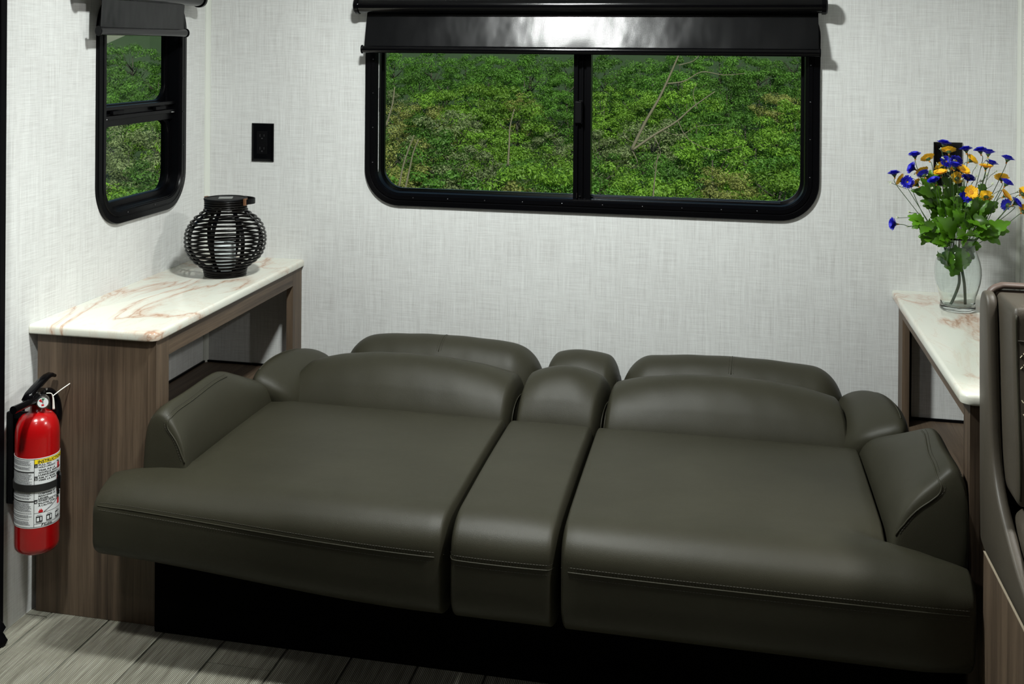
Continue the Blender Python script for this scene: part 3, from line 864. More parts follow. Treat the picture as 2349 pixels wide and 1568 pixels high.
for a, b in (((2.050, .774), (2.074, .799)), ((2.050, .756), (2.090, .799)), ((2.050, .712), (2.110, .638)), ((2.052, .690), (2.100, .632)), ((2.090, .799), (2.20, .68)), ((2.22, .68), (2.10, .56)), ((2.074, .615), (2.12, .66)), ((2.058, .600), (2.090, .640))):
    n_ = 16; P_ = [Vector((a[0] + (b[0] - a[0]) * i / n_, 0, a[1] + (b[1] - a[1]) * i / n_)) for i in range(n_ + 1)]
    P_ = snap([Vector((p.x - .044, by(p.z) - .010, p.z)) for p in P_], bc, .0006)
    qs.join(dashes(P_, .005, .0028, .0008))
q = obj('quilt_stitching', qs, 'white_stitch', bc); q['kind'] = 'stuff'
obj('seat_cushion', rbox((2.000, 2.62), (-1.60, -1.06), (.405, .525), (.03, .05, .04), 5, (14, 14, 3), crown=.014), 'taupe', ds, smooth=True)

# ---------------------------------------------------------------- woven lantern
LC = Vector((.188, -.262, ZT + .0005)); LSC = 1.0
ln = thing('lantern', 'round black woven rattan lantern with a white candle on the left countertop', 'lantern', LC)
def lr(z):   # globe radius at height z (0.012 - 0.185)
    t_ = (z - .098) / .088
    return .109 * max(0, 1 - abs(t_) ** 2.2) ** .5
rz = []
z = .017
for i in range(16):
    z = .018 + i * (.179 - .018) / 15; rz.append((max(lr(z), .058), z))
for i, (r_, z) in enumerate(rz):
    pts = [(LC.x + r_ * cos(a), LC.y + r_ * sin(a), LC.z + z + .0006 * sin(a + 1.2 * i) + .0005 * sin(2 * a + i)) for a in [2 * pi * j / 56 for j in range(56)]]
    obj('cane_hoop', tube(pts, .0030, 7, True), 'cane', ln, smooth=True)
for i in range(4):
    pts = [(LC.x + .0555 * cos(a), LC.y + .0555 * sin(a), LC.z + .1855 + .0062 * i) for a in [2 * pi * j / 40 for j in range(40)]]
    obj('neck_hoop', tube(pts, .0031, 7, True), 'cane', ln, smooth=True)
for i in range(3):
    pts = [(LC.x + (.055 + .001 * i) * cos(a), LC.y + (.055 + .001 * i) * sin(a), LC.z + .0032 + .0055 * i) for a in [2 * pi * j / 40 for j in range(40)]]
    obj('base_hoop', tube(pts, .0031, 7, True), 'cane', ln, smooth=True)
obj('base_disc', tube([LC + Vector((0, 0, .003)), LC + Vector((0, 0, .007))], .052, 32), 'black_matte', ln)
for k in range(8):
    a = 2 * pi * k / 8 + 1.05 - pi / 2 - .16; g = G(); vs = []; fs = []
    N_ = 18
    for j in range(N_ + 1):
        z = .012 + (.186 - .012) * j / N_; r_ = max(lr(z) - .0035, .053)
        for s in (-1, 1):
            for dr in (0, -.002):
                t_ = Vector((-sin(a), cos(a), 0)) * s * .0055
                vs.append(LC + Vector((cos(a) * (r_ + dr), sin(a) * (r_ + dr), z)) + t_)
    for j in range(N_):
        b = j * 4; fs += [(b, b + 4, b + 6, b + 2), (b + 1, b + 3, b + 7, b + 5), (b, b + 1, b + 5, b + 4), (b + 2, b + 6, b + 7, b + 3)]
    obj('upright_rib', g.add(vs, fs), 'black_gloss', ln)
lid = obj('lid', lathe([(.0585, .2065), (.0595, .209), (.0585, .2115), (.052, .212), (.051, .2105), (.001, .2105)], 40, LC), 'black_matte', ln, auto=40)
th = .35; sp = G().box(-.019, .019, -.019, .019, .2106, .2118); sp.xf(Matrix.Translation(LC) @ Matrix.Rotation(th, 4, 'Z'))
obj('solar_panel', sp, 'solar', lid, bevel=.001)
# leather strap handle folded down behind the lid
st = []
a0 = -.15
for j in range(25):
    a = a0 + pi * j / 24; r_ = .064 + .022 * sin(pi * j / 24)
    st.append((LC.x + r_ * cos(a), LC.y + r_ * sin(a), LC.z + .203 - .004 * sin(pi * j / 24)))
g = G(); vs = []; fs = []
for j, p in enumerate(st):
    p = Vector(p); d = Vector((p.x - LC.x, p.y - LC.y, 0)).normalized()
    for (o_, zz) in ((0, -.007), (0, .007), (.002, .007), (.002, -.007)): vs.append(p + d * o_ + Vector((0, 0, zz)))
for j in range(24):
    b = j * 4; fs += [(b + i, b + (i + 1) % 4, b + 4 + (i + 1) % 4, b + 4 + i) for i in range(4)]
fs += [(0, 1, 2, 3), (96, 99, 98, 97)]
hs = obj('strap_handle', g.add(vs, fs), 'black_matte', ln, smooth=False)
for a in (a0, a0 + pi):
    p = LC + Vector((cos(a) * .063, sin(a) * .063, .203)); t_ = Vector((-sin(a), cos(a), 0)); d = Vector((cos(a), sin(a), 0))
    obj('strap_clip', G().join(loft([[p + t_ * s * .006 + Vector((0, 0, zz)) + d * o_ for s, zz in ((-1, -.009), (1, -.009), (1, .009), (-1, .009))] for o_ in (-.003, .003)])), 'brown_strap', hs)
cn = lathe([(.001, .008), (.031, .008), (.0315, .010), (.0315, .084), (.030, .087), (.022, .0865), (.016, .082), (.001, .081)], 36, LC + Vector((-.004, .0, 0)))
cd = thing('candle', 'white pillar candle inside the woven lantern', 'candle', LC + Vector((-.004, 0, .008)))
obj('wax_body', cn, 'wax', cd, auto=40)
obj('wick', tube([LC + Vector((-.004, 0, .080)), LC + Vector((-.003, 0, .089))], .0008, 5), 'black_matte', cd)

# ---------------------------------------------------------------- fire extinguisher
EX, EY, EZ, ER = .062, -.930, .178, .0465
fe = thing('fire_extinguisher', 'red fire extinguisher in a black bracket on the left wall beside the cabinet', 'extinguisher', (EX, EY, EZ))
def EP(ang, r, z): return (EX + r * cos(ang), EY + r * sin(ang), EZ + z)
body = [(.001, .0), (.034, .0), (.041, .002), (.0455, .008), (ER, .016), (ER, .250), (.0458, .262), (.0435, .274), (.0385, .286), (.031, .295), (.022, .300), (.0165, .303), (.0155, .318), (.001, .318)]
cyl = obj('cylinder', lathe(body, 56, (EX, EY, EZ)), 'red', fe, auto=60)
# facing direction towards the aisle
A0 = math.radians(-56)
Z0L, Z1L = .062, .212
def curved(a0, a1, z0, z1, r, n=24):
    g = G(); vs = []; fs = []
    for i in range(n + 1):
        a = a0 + (a1 - a0) * i / n
        for rr in (ER + .0001, r): vs += [EP(a, rr, z0), EP(a, rr, z1)]
    for i in range(n):
        b = i * 4; fs += [(b + 2, b + 6, b + 7, b + 3), (b, b + 1, b + 5, b + 4), (b, b + 4, b + 6, b + 2), (b + 1, b + 3, b + 7, b + 5)]
    fs += [(0, 2, 3, 1), (n * 4, n * 4 + 1, n * 4 + 3, n * 4 + 2)]
    return g.add(vs, fs)
lab = obj('instruction_label', curved(A0 - 1.75, A0 + 1.9, Z0L, Z1L, ER + .0005, 60), 'label_white', cyl)
aw = lambda mm: mm / ER              # metres along the label -> angle
AD = A0 - .13                        # column divider
ink = G(); yel = G(); redp = G(); greyp = G()
def bar(g, u0, u1, z0, z1, r=.0008): g.join(curved(AD + aw(u0), AD + aw(u1), z0, z1, ER + r, max(2, int(abs(u1 - u0) / .002))))
# text printed flat on the label
def text(body, u, z, size, g, bold=.0, width=None, r=.0009, mirror=False):
    cu = bpy.data.curves.new('t', 'FONT'); cu.body = body; cu.size = size; cu.offset = bold; cu.resolution_u = 2
    ob = bpy.data.objects.new('t', cu)
    me = bpy.data.meshes.new_from_object(ob)
    w_ = max([v.co.x for v in me.vertices] or [1])
    k = 1 if width is None else width / w_
    vs = [EP(AD + aw(u + v.co.x * k), ER + r, z + v.co.y) for v in me.vertices]
    g.add(vs, [tuple(p.vertices) for p in me.polygons])
    bpy.data.objects.remove(ob); bpy.data.curves.remove(cu); bpy.data.meshes.remove(me)
T = Z1L
bar(ink, -.0004, .0004, Z0L + .003, T - .002)                # divider
bar(ink, -.085, .085, T - .0022, T - .0016); bar(ink, -.085, .085, Z0L + .002, Z0L + .0026)
bar(yel, .0006, .085, T - .0118, T - .003)
text('INSTRUCTIONS', .0068, T - .0108, .0092, ink, .00025)
def num(n_, z): 
    bar(ink, .0006, .0066, z - .0015, z + .0065, .0007); text(n_, .0018, z - .0002, .0065, wht, .0002, r=.0011)
wht = G()
rows = [('1', T - .0185, ['PULL PIN.', 'HOLD UPRIGHT', '', 'TIRER SUR LA', 'GOUPILLE. MAINTENIR', "L'UNITÉ DEBOUT."]),
        ('2', T - .0460, ['AIM AT BASE OF FIRE.', 'VISER LA BASE']),
        ('3', T - .0690, ['SQUEEZE AND', 'HOLD LEVER.', '', 'COMPRIMER ET', 'MAINTENIR LE', 'LEVIER.']),
        ('4', T - .0960, ['SWEEP SIDE TO SIDE.', 'BALAYER D\'UN CÔTÉ', 'À L\'AUTRE.'])]
for n_, z, ls in rows:
    num(n_, z); zz = z + .0022
    for l_ in ls:
        if l_ == '': zz -= .0014; continue
        text(l_, .0085, zz, .0046, ink, .00012, width=.00315 * len(l_)); zz -= .0050
    # little picture of a red extinguisher with a black lever and hose
    zc = z - .006
    bar(redp, .054, .062, zc - .009, zc + .004); bar(ink, .056, .060, zc + .004, zc + .007); bar(ink, .0515, .058, zc + .007, zc + .0085)
for z in (T - .0385, T - .0625, T - .0895, T - .1180): bar(ink, .0006, .085, z, z + .0004)
for i in range(14):                  # hose sweeping over a fire
    t_ = i / 13; bar(greyp, .020 + .032 * t_, .0228 + .032 * t_, T - .117 + .018 * t_, T - .1155 + .018 * t_)
for u, h in ((.009, .004), (.0105, .007), (.012, .0055), (.0135, .008), (.015, .0058), (.0165, .0045)):
    bar(redp, u, u + .0014, T - .1172, T - .1172 + h)
for i, u in enumerate((.004, .025, .048)):            # three hazard pictograms
    z = Z0L + .0125
    bar(ink, u, u + .013, z, z + .0125); bar(wht, u + .0016, u + .0062, z + .002, z + .0095, .0011); bar(wht, u + .0085, u + .0112, z + .003, z + .0105, .0011)
    bar(ink, u, u + .012, z - .0018, z - .0012); bar(ink, u + .002, u + .011, z + .0145, z + .0151)
bar(ink, .0006, .085, Z0L + .0088, Z0L + .0092)
text('Kidde', .020, Z0L + .0032, .0078, ink, .00015)
for k in range(5): bar(ink, .0145 + .0004 * k, .0160 + .0008 * k, Z0L + .0034 + .0011 * k, Z0L + .0043 + .0011 * k)
# small print rules in the left column
rnd = random.Random(3)
for z in (T - .0305, T - .0655, T - .0935): bar(ink, -.085, -.0006, z, z + .0024)
z = T - .006
while z > Z0L + .006:
    if not any(abs(z - q_ - .0012) < .0030 for q_ in (T - .0305, T - .0655, T - .0935)) and rnd.random() > .13:
        e = -.004 - rnd.random() * .008; u = -.062
        while u < e:
            l_ = .0012 + rnd.random() * .004; bar(greyp, u, min(u + l_, e), z, z + .0009); u += l_ + .0008
    z -= .0022
for nm, g, mm in (('printing', ink, 'ink'), ('yellow_banner', yel, 'yellow_print'), ('red_printing', redp, 'red_print'), ('fine_print', greyp, 'ink_grey'), ('reversed_printing', wht, 'label_white')):
    o = obj(nm, g, mm, cyl); o['kind'] = 'stuff'
# bracket and strap
br = obj('wall_bracket', G().box(.001, .007, EY - .022, EY + .022, EZ + .10, EZ + .30).box(.007, .016, EY - .022, EY - .019, EZ + .10, EZ + .30).box(.007, .016, EY + .019, EY + .022, EZ + .10, EZ + .30)
    .box(.007, .055, EY - .016, EY - .013, EZ + .285, EZ + .302), 'black_matte', fe, bevel=.001)
def strap(z0, z1, tilt=0):
    g = G(); vs = []; fs = []; n = 56
    for i in range(n):
        a = 2 * pi * i / n; dz = tilt * cos(a)
        for rr, zz in ((ER + .0010, z0), (ER + .0030, z0), (ER + .0030, z1), (ER + .0010, z1)): vs.append(EP(a, rr, zz + dz))
    for i in range(n):
        a, b = i * 4, ((i + 1) % n) * 4; fs += [(a + j, a + (j + 1) % 4, b + (j + 1) % 4, b + j) for j in range(4)]
    return g.add(vs, fs)
sb = obj('retaining_strap', strap(.141, .156), 'strap', fe, auto=50)
bk = G(); a = A0 + 1.05
for (zz0, zz1, r0, r1, da) in ((.132, .163, .003, .006, .10), (.163, .172, .002, .0055, .07), (.122, .132, .002, .005, .05)):
    ring0 = [EP(a - da, ER + r0, zz0), EP(a + da, ER + r0, zz0), EP(a + da, ER + r0, zz1), EP(a - da, ER + r0, zz1)]
    ring1 = [EP(a - da * .8, ER + r1, zz0 + .001), EP(a + da * .8, ER + r1, zz0 + .001), EP(a + da * .8, ER + r1, zz1 - .001), EP(a - da * .8, ER + r1, zz1 - .001)]
    bk.join(loft([ring0, ring1]))
obj('buckle', bk, 'black_matte', sb, bevel=.0006)
# valve, levers, gauge, horn: the head points along the wall (local axis u = +y, v = +x)
HZ = EZ + .318
hd = obj('valve_body', lathe([(.001, 0), (.015, 0), (.0155, .010), (.012, .014), (.012, .028), (.001, .028)], 20, (EX, EY, HZ - .006)).join(
    G().box(EX - .009, EX + .009, EY - .024, EY + .022, HZ + .010, HZ + .026)), 'black_gloss', fe, auto=40)
def lever(pts, w0, w1, t0, t1):
    rings = []; n = len(pts)
    for i, (u, z) in enumerate(pts):
        k = i / (n - 1); w_ = w0 + (w1 - w0) * k; t_ = t0 + (t1 - t0) * k
        q0 = pts[max(i - 1, 0)]; q1 = pts[min(i + 1, n - 1)]; d = Vector((q1[0] - q0[0], q1[1] - q0[1])).normalized(); nn = Vector((-d.y, d.x))
        rings.append([(EX + a_ * w_, EY + u + nn.x * b_ * t_, EZ + z + nn.y * b_ * t_) for a_, b_ in ((-1, -.6), (-.7, -1), (.7, -1), (1, -.6), (1, .6), (.7, 1), (-.7, 1), (-1, .6))])
    return loft(rings)
up_ = [(-.030, .343), (-.018, .352), (.002, .366), (.022, .379), (.042, .388), (.058, .390), (.068, .386)]
up_ = [(-.040, .333), (-.030, .344), (-.012, .352), (.010, .360), (.030, .366), (.046, .367), (.058, .361)]
obj('squeeze_lever', lever(up_, .0105, .0075, .0085, .0035), 'black_gloss', fe, smooth=True)
lo_ = [(.010, .338), (-.012, .331), (-.035, .325), (-.058, .320), (-.070, .316)]
gr = G()
pth = [(EX + .002, EY + .012, EZ + .332), (EX + .006, EY - .03, EZ + .331), (EX + .008, EY - .066, EZ + .332), (EX + .008, EY - .098, EZ + .333)]
obj('carry_handle', tube(pth, [.009, .0085, .0078, .0085], 12), 'black_gloss', fe, smooth=False, auto=40)
# nozzle on the far side: curved horn going down
hp = smooth_path([(EX + .002, EY + .018, EZ + .335), (EX + .003, EY + .040, EZ + .330), (EX + .003, EY + .058, EZ + .308), (EX + .003, EY + .064, EZ + .280), (EX + .003, EY + .062, EZ + .262)], 5)
obj('discharge_horn', tube(hp, [.007 + .0065 * min(1, i / 14) for i in range(len(hp))], 14), 'black_gloss', fe, auto=50)
gd = Vector((cos(A0), sin(A0), 0)); gc = Vector((EX, EY, EZ + .325)) + gd * .013
def disc(c0, d, prof, n=28):
    d = d.normalized(); t_ = Vector((0, 0, 1)); t_ = (t_ - d * t_.dot(d)).normalized(); b_ = d.cross(t_)
    rings = [[c0 + d * h + (t_ * cos(2 * pi * j / n) + b_ * sin(2 * pi * j / n)) * r_ for j in range(n)] for r_, h in prof]
    return loft(rings)
gc = gc + Vector((.006, .010, 0))
gg = obj('pressure_gauge', disc(gc, gd, [(.012, -.004), (.013, 0), (.0135, .016), (.0128, .0175), (.0115, .0175), (.0113, .0165), (.001, .0165)]), 'steel', fe, auto=40)
obj('gauge_face', disc(gc, gd, [(.0112, .0166), (.0112, .0170), (.001, .0170)]), 'label_white', gg)
tb = Vector((0, 0, 1)); sb_ = gd.cross(tb).normalized()
def gpatch(pts, h=.0174):
    return G().add([gc + gd * h + sb_ * x + tb * y for x, y in pts] + [gc + gd * (h - .0003) + sb_ * x + tb * y for x, y in pts],
                   [tuple(range(len(pts))), tuple(range(2 * len(pts) - 1, len(pts) - 1, -1))])
obj('gauge_zones', gpatch([(.001, .001), (.004, .008), (.0085, .0045), (.004, .001)]).join(gpatch([(-.002, -.004), (.003, -.004), (.003, -.0075), (-.002, -.0075)])), 'red_print', gg)
obj('gauge_zone_green', gpatch([(0, .003), (-.004, .0085), (.003, .0088)]), 'green_print', gg)
obj('gauge_needle', gpatch([(-.0006, -.002), (.0006, -.002), (.001, .0085), (-.0002, .0085)], .0178), 'ink', gg)
tp = smooth_path([gc + Vector((.002, .010, .012)), gc + Vector((.006, .022, .008)), gc + Vector((.008, .026, -.004)), gc + Vector((.008, .028, -.028))], 6)
obj('tamper_seal', tube(tp, [.0011] * 7 + [.0011 + .00018 * i for i in range(len(tp) - 7)], 6), 'white_plastic', fe, smooth=True)
obj('seal_tail', tube([gc + Vector((.008, .024, .002)), gc + Vector((.014, .045, .010)), gc + Vector((.022, .068, .018))], .0011, 6), 'white_plastic', fe)
for u, z in ((-.010, .350), (.016, .352)):
    obj('pivot_rivet', tube([(EX + .0095, EY + u, EZ + z - .008), (EX + .0115, EY + u, EZ + z - .008)], .0028, 10), 'steel', fe)

# ---------------------------------------------------------------- vase and flowers
VC = Vector((2.083, -.198, ZT + .0005)); 
def rib_(r, z, a):
    k = sst(.008, .03, z) * (1 - .75 * sst(.155, .18, z)); rr = r + .0020 * k * sin(16 * a + z * 26)
    if z > .150: return (r + .0022 * sst(.158, .176, z) * sin(9 * a), z + .0028 * sst(.160, .176, z) * sin(9 * a + 1))
    return rr
outp = [(.001, 0), (.037, 0), (.0405, .003), (.041, .008), (.040, .016), (.0395, .024), (.042, .036), (.0470, .052), (.0515, .070), (.0535, .088), (.0530, .104), (.0500, .120), (.0450, .135), (.0405, .147), (.0385, .156), (.0395, .166), (.0435, .174), (.0470, .179)]
inp = [(r - .0024, z) for r, z in outp[::-1] if z > .012 and r > .01]
inp[0] = (.0456, .1795)
inp += [(.0350, .012), (.020, .0095), (.001, .009)]
vz = obj('flower_vase', lathe(outp + inp, 96, VC), 'vase', loc=VC, smooth=True)
tag(vz, 'ribbed clear glass vase with a wavy rim on the right countertop', 'vase')

fb = thing('flower_bouquet', 'bouquet of blue and yellow daisies with green leaves, standing in the glass vase', 'flowers', VC + Vector((0, 0, .011)))
Rm = m.to_3x3() if False else None
CAMP = Vector((1.5334, -3.1143, 1.2871))
CX, CU, CF = _r3.copy(), _u3.copy(), _f2.copy()
# flower layout measured in the vertical plane through the vase that faces the aisle
VZ0 = Vector((2.083, -.198, 0)); AX = Vector((cos(.55), sin(.55) * .0 + 0, 0)).normalized()
def pix(u, v, back=0.0):
    """a point of the bouquet: layout coordinates (u right, v down) in mm-like units, 'back' metres towards the wall"""
    d = (CF + CX * ((u - PX) / F) + CU * ((PY - v) / F)); t_ = (VZ0.y + back - CAMP.y) / d.y
    return CAMP + d * t_
def zc(x, y, back=0.0): return pix(2020 + x * .18494, 310 + y * .18494, back)

stem_root = pix(2191, 618, 0)
def stemline(p, j, w=.0011, root=None):
    r0 = root or stem_root
    mid = r0.lerp(p, .5) + Vector(((p.x - r0.x) * .05, 0, .012))
    return tube(smooth_path([r0, mid, p], 6), w, 5)
# two thick wire stems standing in the vase
for k, (a_, b_, c_) in enumerate((((2197, 610), (2200, 650), (2176, 704)), ((2203, 600), (2212, 650), (2219, 708)))):
    pts = smooth_path([pix(*a_, .0), pix(*b_, .004 - .01 * k), VC + Vector((-.018 + .036 * k, -.010 + .012 * k, .0125))], 6)
    obj('main_stem', tube(pts, .0034, 8), 'stem_dark', fb, smooth=True)
obj('stem_knot', lathe([(.001, 0), (.007, .004), (.010, .02), (.008, .04), (.001, .045)], 12, stem_root - Vector((0, 0, .01)), wob=lambda r, z, a: r * (1 + .3 * sin(5 * a + z * 200))), 'stem_dark', fb, smooth=True)

def petal_head(n, R_, w, droop, layers, seed):
    rn = random.Random(seed); g = G()
    for L_ in range(layers):
        for i in range(n):
            a = 2 * pi * (i + .5 * L_) / n + rn.uniform(-.08, .08); rr = R_ * (1 - .16 * L_) * rn.uniform(.9, 1.05)
            up0 = droop * (1 - .1 * L_) + .0012 * L_
            rows_ = [(.12, .25, 0), (.5, .8, .55), (.85, 1, .85), (1.0, .55, 1.0)]
            vs = []
            for (q_, ww, hh) in rows_:
                c0 = Vector((cos(a) * rr * q_, sin(a) * rr * q_, up0 * hh + .0010 * L_ )); s_ = Vector((-sin(a), cos(a), 0)) * (w * ww)
                vs += [c0 - s_, c0 + Vector((0, 0, -.0005)), c0 + s_]
            fs = []
            for k in range(3): b = k * 3; fs += [(b, b + 3, b + 4, b + 1), (b + 1, b + 4, b + 5, b + 2)]
            g.add(vs, fs)
    return g
def mesh_of(name, g, mt, smooth=False):
    me = bpy.data.meshes.new(name); me.from_pydata([tuple(v) for v in g.v], [], g.f); me.materials.append(M[mt])
    if smooth: me.polygons.foreach_set('use_smooth', [True] * len(me.polygons))
    return me
HEADS = {'b': [mesh_of('blue_petals', petal_head(24, .0155, .0016, .0052 + .001 * k, 4, k), 'blue_petal') for k in range(3)],
         'y': [mesh_of('yellow_petals', petal_head(15, .0165, .0030, .0052 + .001 * k, 2, 9 + k), 'yellow_petal') for k in range(3)]}
CENT = {'b': mesh_of('flower_centre', lathe([(.001, .0050), (.0026, .0048), (.0036, .004), (.0036, .001), (.001, 0)], 12), 'centre_blue', True),
        'y': mesh_of('flower_centre', lathe([(.001, .0030), (.0035, .0042), (.0058, .0035), (.0062, .001), (.001, 0)], 12), 'centre_yellow', True)}
cal = lathe([(.0015, -.0065), (.0024, -.004), (.0042, -.0016), (.0060, .0006)], 9)
CAL = mesh_of('calyx', cal, 'stem_green', True)
PED = mesh_of('flower_stalk_cap', lathe([(.0001, -.0095), (.0017, -.009), (.0020, -.0062), (.0001, -.006)], 8), 'orange_cap', True)
def dirv(dx, dy, dz): return (CX * dx + Vector((0, 0, 1)) * dy - Vector((CF.x, CF.y, 0)) * dz).normalized()
FL = [('b', 170, 490, (-.15, 1, -.05), .00), ('b', 425, 262, (-.2, 1, .1), .0), ('b', 785, 120, (.12, 1, .12), .02), ('b', 1063, 190, (-.1, 1, -.05), .0), ('b', 1240, 205, (-.2, 1, .0), .02),
      ('b', 1335, 235, (.1, 1, -.1), -.02), ('b', 1572, 305, (.35, 1, -.05), .01), ('b', 1370, 365, (.3, 1, .0), .03), ('b', 408, 415, (-.9, .45, .1), .02), ('b', 325, 580, (-.1, .15, 1), -.03),
      ('b', 540, 500, (-.2, .6, -.6), .0), ('b', 670, 580, (-.4, .8, .1), -.03), ('b', 805, 335, (.1, .5, .8), .01), ('b', 928, 330, (.1, .5, .8), .03), ('b', 918, 395, (.1, 1, .15), -.03),
      ('b', 1085, 545, (.0, .9, .45), .0), ('b', 1058, 755, (-.3, .2, .9), .0), ('b', 1555, 608, (.5, .8, .0), -.01), ('b', 1672, 845, (.8, .6, .1), .0), ('b', 1578, 868, (-.2, .2, -.9), .02), ('b', 178, 1100, (-1, .1, .15), .0),
      ('y', 592, 295, (-.15, .7, -.65), -.01), ('y', 845, 205, (.15, .8, -.5), .0), ('y', 1115, 315, (.75, .6, -.1), .01), ('y', 1305, 400, (.05, 1, .12), -.02), ('y', 742, 480, (-.3, 1, .2), -.02),
      ('y', 1012, 445, (.25, .8, .6), -.03), ('y', 262, 560, (-.6, .4, -.5), .02), ('y', 450, 615, (-.5, .6, -.5), .02), ('y', 530, 470, (-.2, .7, -.7), .03), ('y', 762, 405, (-.2, .5, -.8), .03), ('y', 835, 400, (.2, .5, -.8), .04),
      ('y', 1500, 550, (.3, .75, -.6), .02), ('y', 1545, 750, (.6, .6, .5), -.02), ('y', 1118, 710, (.0, .35, 1), -.03), ('y', 1310, 770, (.35, .5, -.75), .0), ('y', 950, 540, (.2, .3, -.9), .03),
      ('y', 1758, 730, (.85, .3, -.3), .0), ('y', 1770, 950, (.85, .4, -.35), .0)]
rf = random.Random(11)
for i, (k, x, y, d, bk_) in enumerate(FL):
    d = dirv(*d); p = zc(x, y, bk_); q = d.to_track_quat('Z', 'Y')
    o = bpy.data.objects.new({'b': 'blue_flower', 'y': 'yellow_flower'}[k], HEADS[k][i % 3]); COL.objects.link(o); o.parent = fb
    o.location = p - origin(fb); o.rotation_euler = (q.to_matrix() @ Matrix.Rotation(rf.random() * 6, 3, 'Z')).to_euler()
    o.scale = (1.06,) * 3
    for me_, nm in ((CENT[k], 'flower_centre'), (CAL, 'calyx'), (PED, 'stalk_cap')):
        c_ = bpy.data.objects.new(nm, me_); COL.objects.link(c_); c_.parent = o
    base = p - d * .009
    root = stem_root + Vector((max(-.02, min(.02, (base.x - stem_root.x) * .25)), 0, .035 + .02 * rf.random()))
    if y > 1000: root = zc(560, 1095, -.01)
    mid = root.lerp(base, .55) + Vector((0, 0, -.006)) 
    k_ = base - d * .014
    obj('flower_stalk', tube(smooth_path([root, mid.lerp(k_, .1), k_, base], 5), .00085, 5), 'stem_green', fb, smooth=True)
# white blossoms with thin twigs
WB = [(740, 175), (765, 285), (430, 480), (118, 585), (350, 960), (215, 1025), (340, 1135), (860, 515), (920, 595), (800, 655), (765, 735), (950, 745), (1010, 850), (1185, 500), (1185, 390), (1330, 290),
      (1435, 450), (1325, 490), (1250, 560), (1395, 600), (640, 665), (1390, 750), (1425, 920), (1160, 545), (1030, 590), (1690, 710), (845, 430), (920, 315), (590, 655), (1015, 545), (388, 525), (700, 360), (1530, 670)]
def blossom(seed):
    rn = random.Random(seed); g = G()
    for i in range(6):
        d = Vector((rn.uniform(-1, 1), rn.uniform(-1, 1), rn.uniform(-.6, 1))).normalized(); t_ = d.orthogonal().normalized(); b_ = d.cross(t_); L_ = rn.uniform(.0035, .0062); w_ = .0014
        g.add([(0, 0, 0), d * L_ * .6 + t_ * w_, d * L_, d * L_ * .6 - t_ * w_, d * L_ * .55 + b_ * w_ * .7, d * L_ * .55 - b_ * w_ * .7], [(0, 1, 2, 3), (0, 4, 2, 5)])
    return g
BL = [mesh_of('white_blossom', blossom(k), 'blossom') for k in range(4)]
for i, (x, y) in enumerate(WB):
    p = zc(x, y, rf.uniform(-.03, .02)); o = bpy.data.objects.new('white_blossom', BL[i % 4]); COL.objects.link(o); o.parent = fb
    o.location = p - origin(fb); o.rotation_euler = (rf.random() * 6, rf.random() * 6, 0); o.scale = (1.15,) * 3
    c_ = zc(x * .75 + 950 * .25, y * .8 + 1000 * .2, 0)
    obj('twig', tube([c_, c_.lerp(p, .6) + Vector((rf.uniform(-.004, .004), 0, 0)), p], .0006, 4), 'stem_green', fb)
# lobed leaves
def leaf(L_, Wd, seed, lobes=4):
    rn = random.Random(seed); g = G(); n = 34; top = []; mid = []; bot = []
    for i in range(n + 1):
        t_ = i / n; env = sin(pi * min(1, t_ ** .75)) ** .75 * (1 - .12 * t_)
        lob = .60 + .40 * abs(sin(pi * lobes * t_ + .5)) ** .7 + .05 * abs(sin(pi * lobes * 3 * t_))
        if t_ < .12: env *= .25
        h = Wd * env * lob * .5
        lift = .22 * L_ * sin(t_ * 1.9) - .20 * L_ * t_ * t_
        mid.append(Vector((t_ * L_, 0, lift))); top.append(Vector((t_ * L_ + .10 * h, h, lift + .25 * h + .0015 * sin(t_ * 25)))); bot.append(Vector((t_ * L_ + .10 * h, -h, lift + .25 * h - .0015 * sin(t_ * 25))))
    vs = mid + top + bot; N_ = n + 1
    hv = [a.lerp(b, .5) + Vector((0, 0, -.0008)) for a, b in zip(mid, top)] + [a.lerp(b, .5) + Vector((0, 0, -.0008)) for a, b in zip(mid, bot)]
    vs += hv; fs = []
    for i in range(n):
        fs += [(i, i + 1, 3 * N_ + i + 1, 3 * N_ + i), (3 * N_ + i, 3 * N_ + i + 1, N_ + i + 1, N_ + i), (i + 1, i, 4 * N_ + i, 4 * N_ + i + 1), (4 * N_ + i + 1, 4 * N_ + i, 2 * N_ + i, 2 * N_ + i + 1)]
    return g.add(vs, fs)
LEAVES = [mesh_of('leaf', leaf(1, .62 + .08 * (k % 3), k, 3.5 + k % 2), 'leaf_green', True) for k in range(4)]
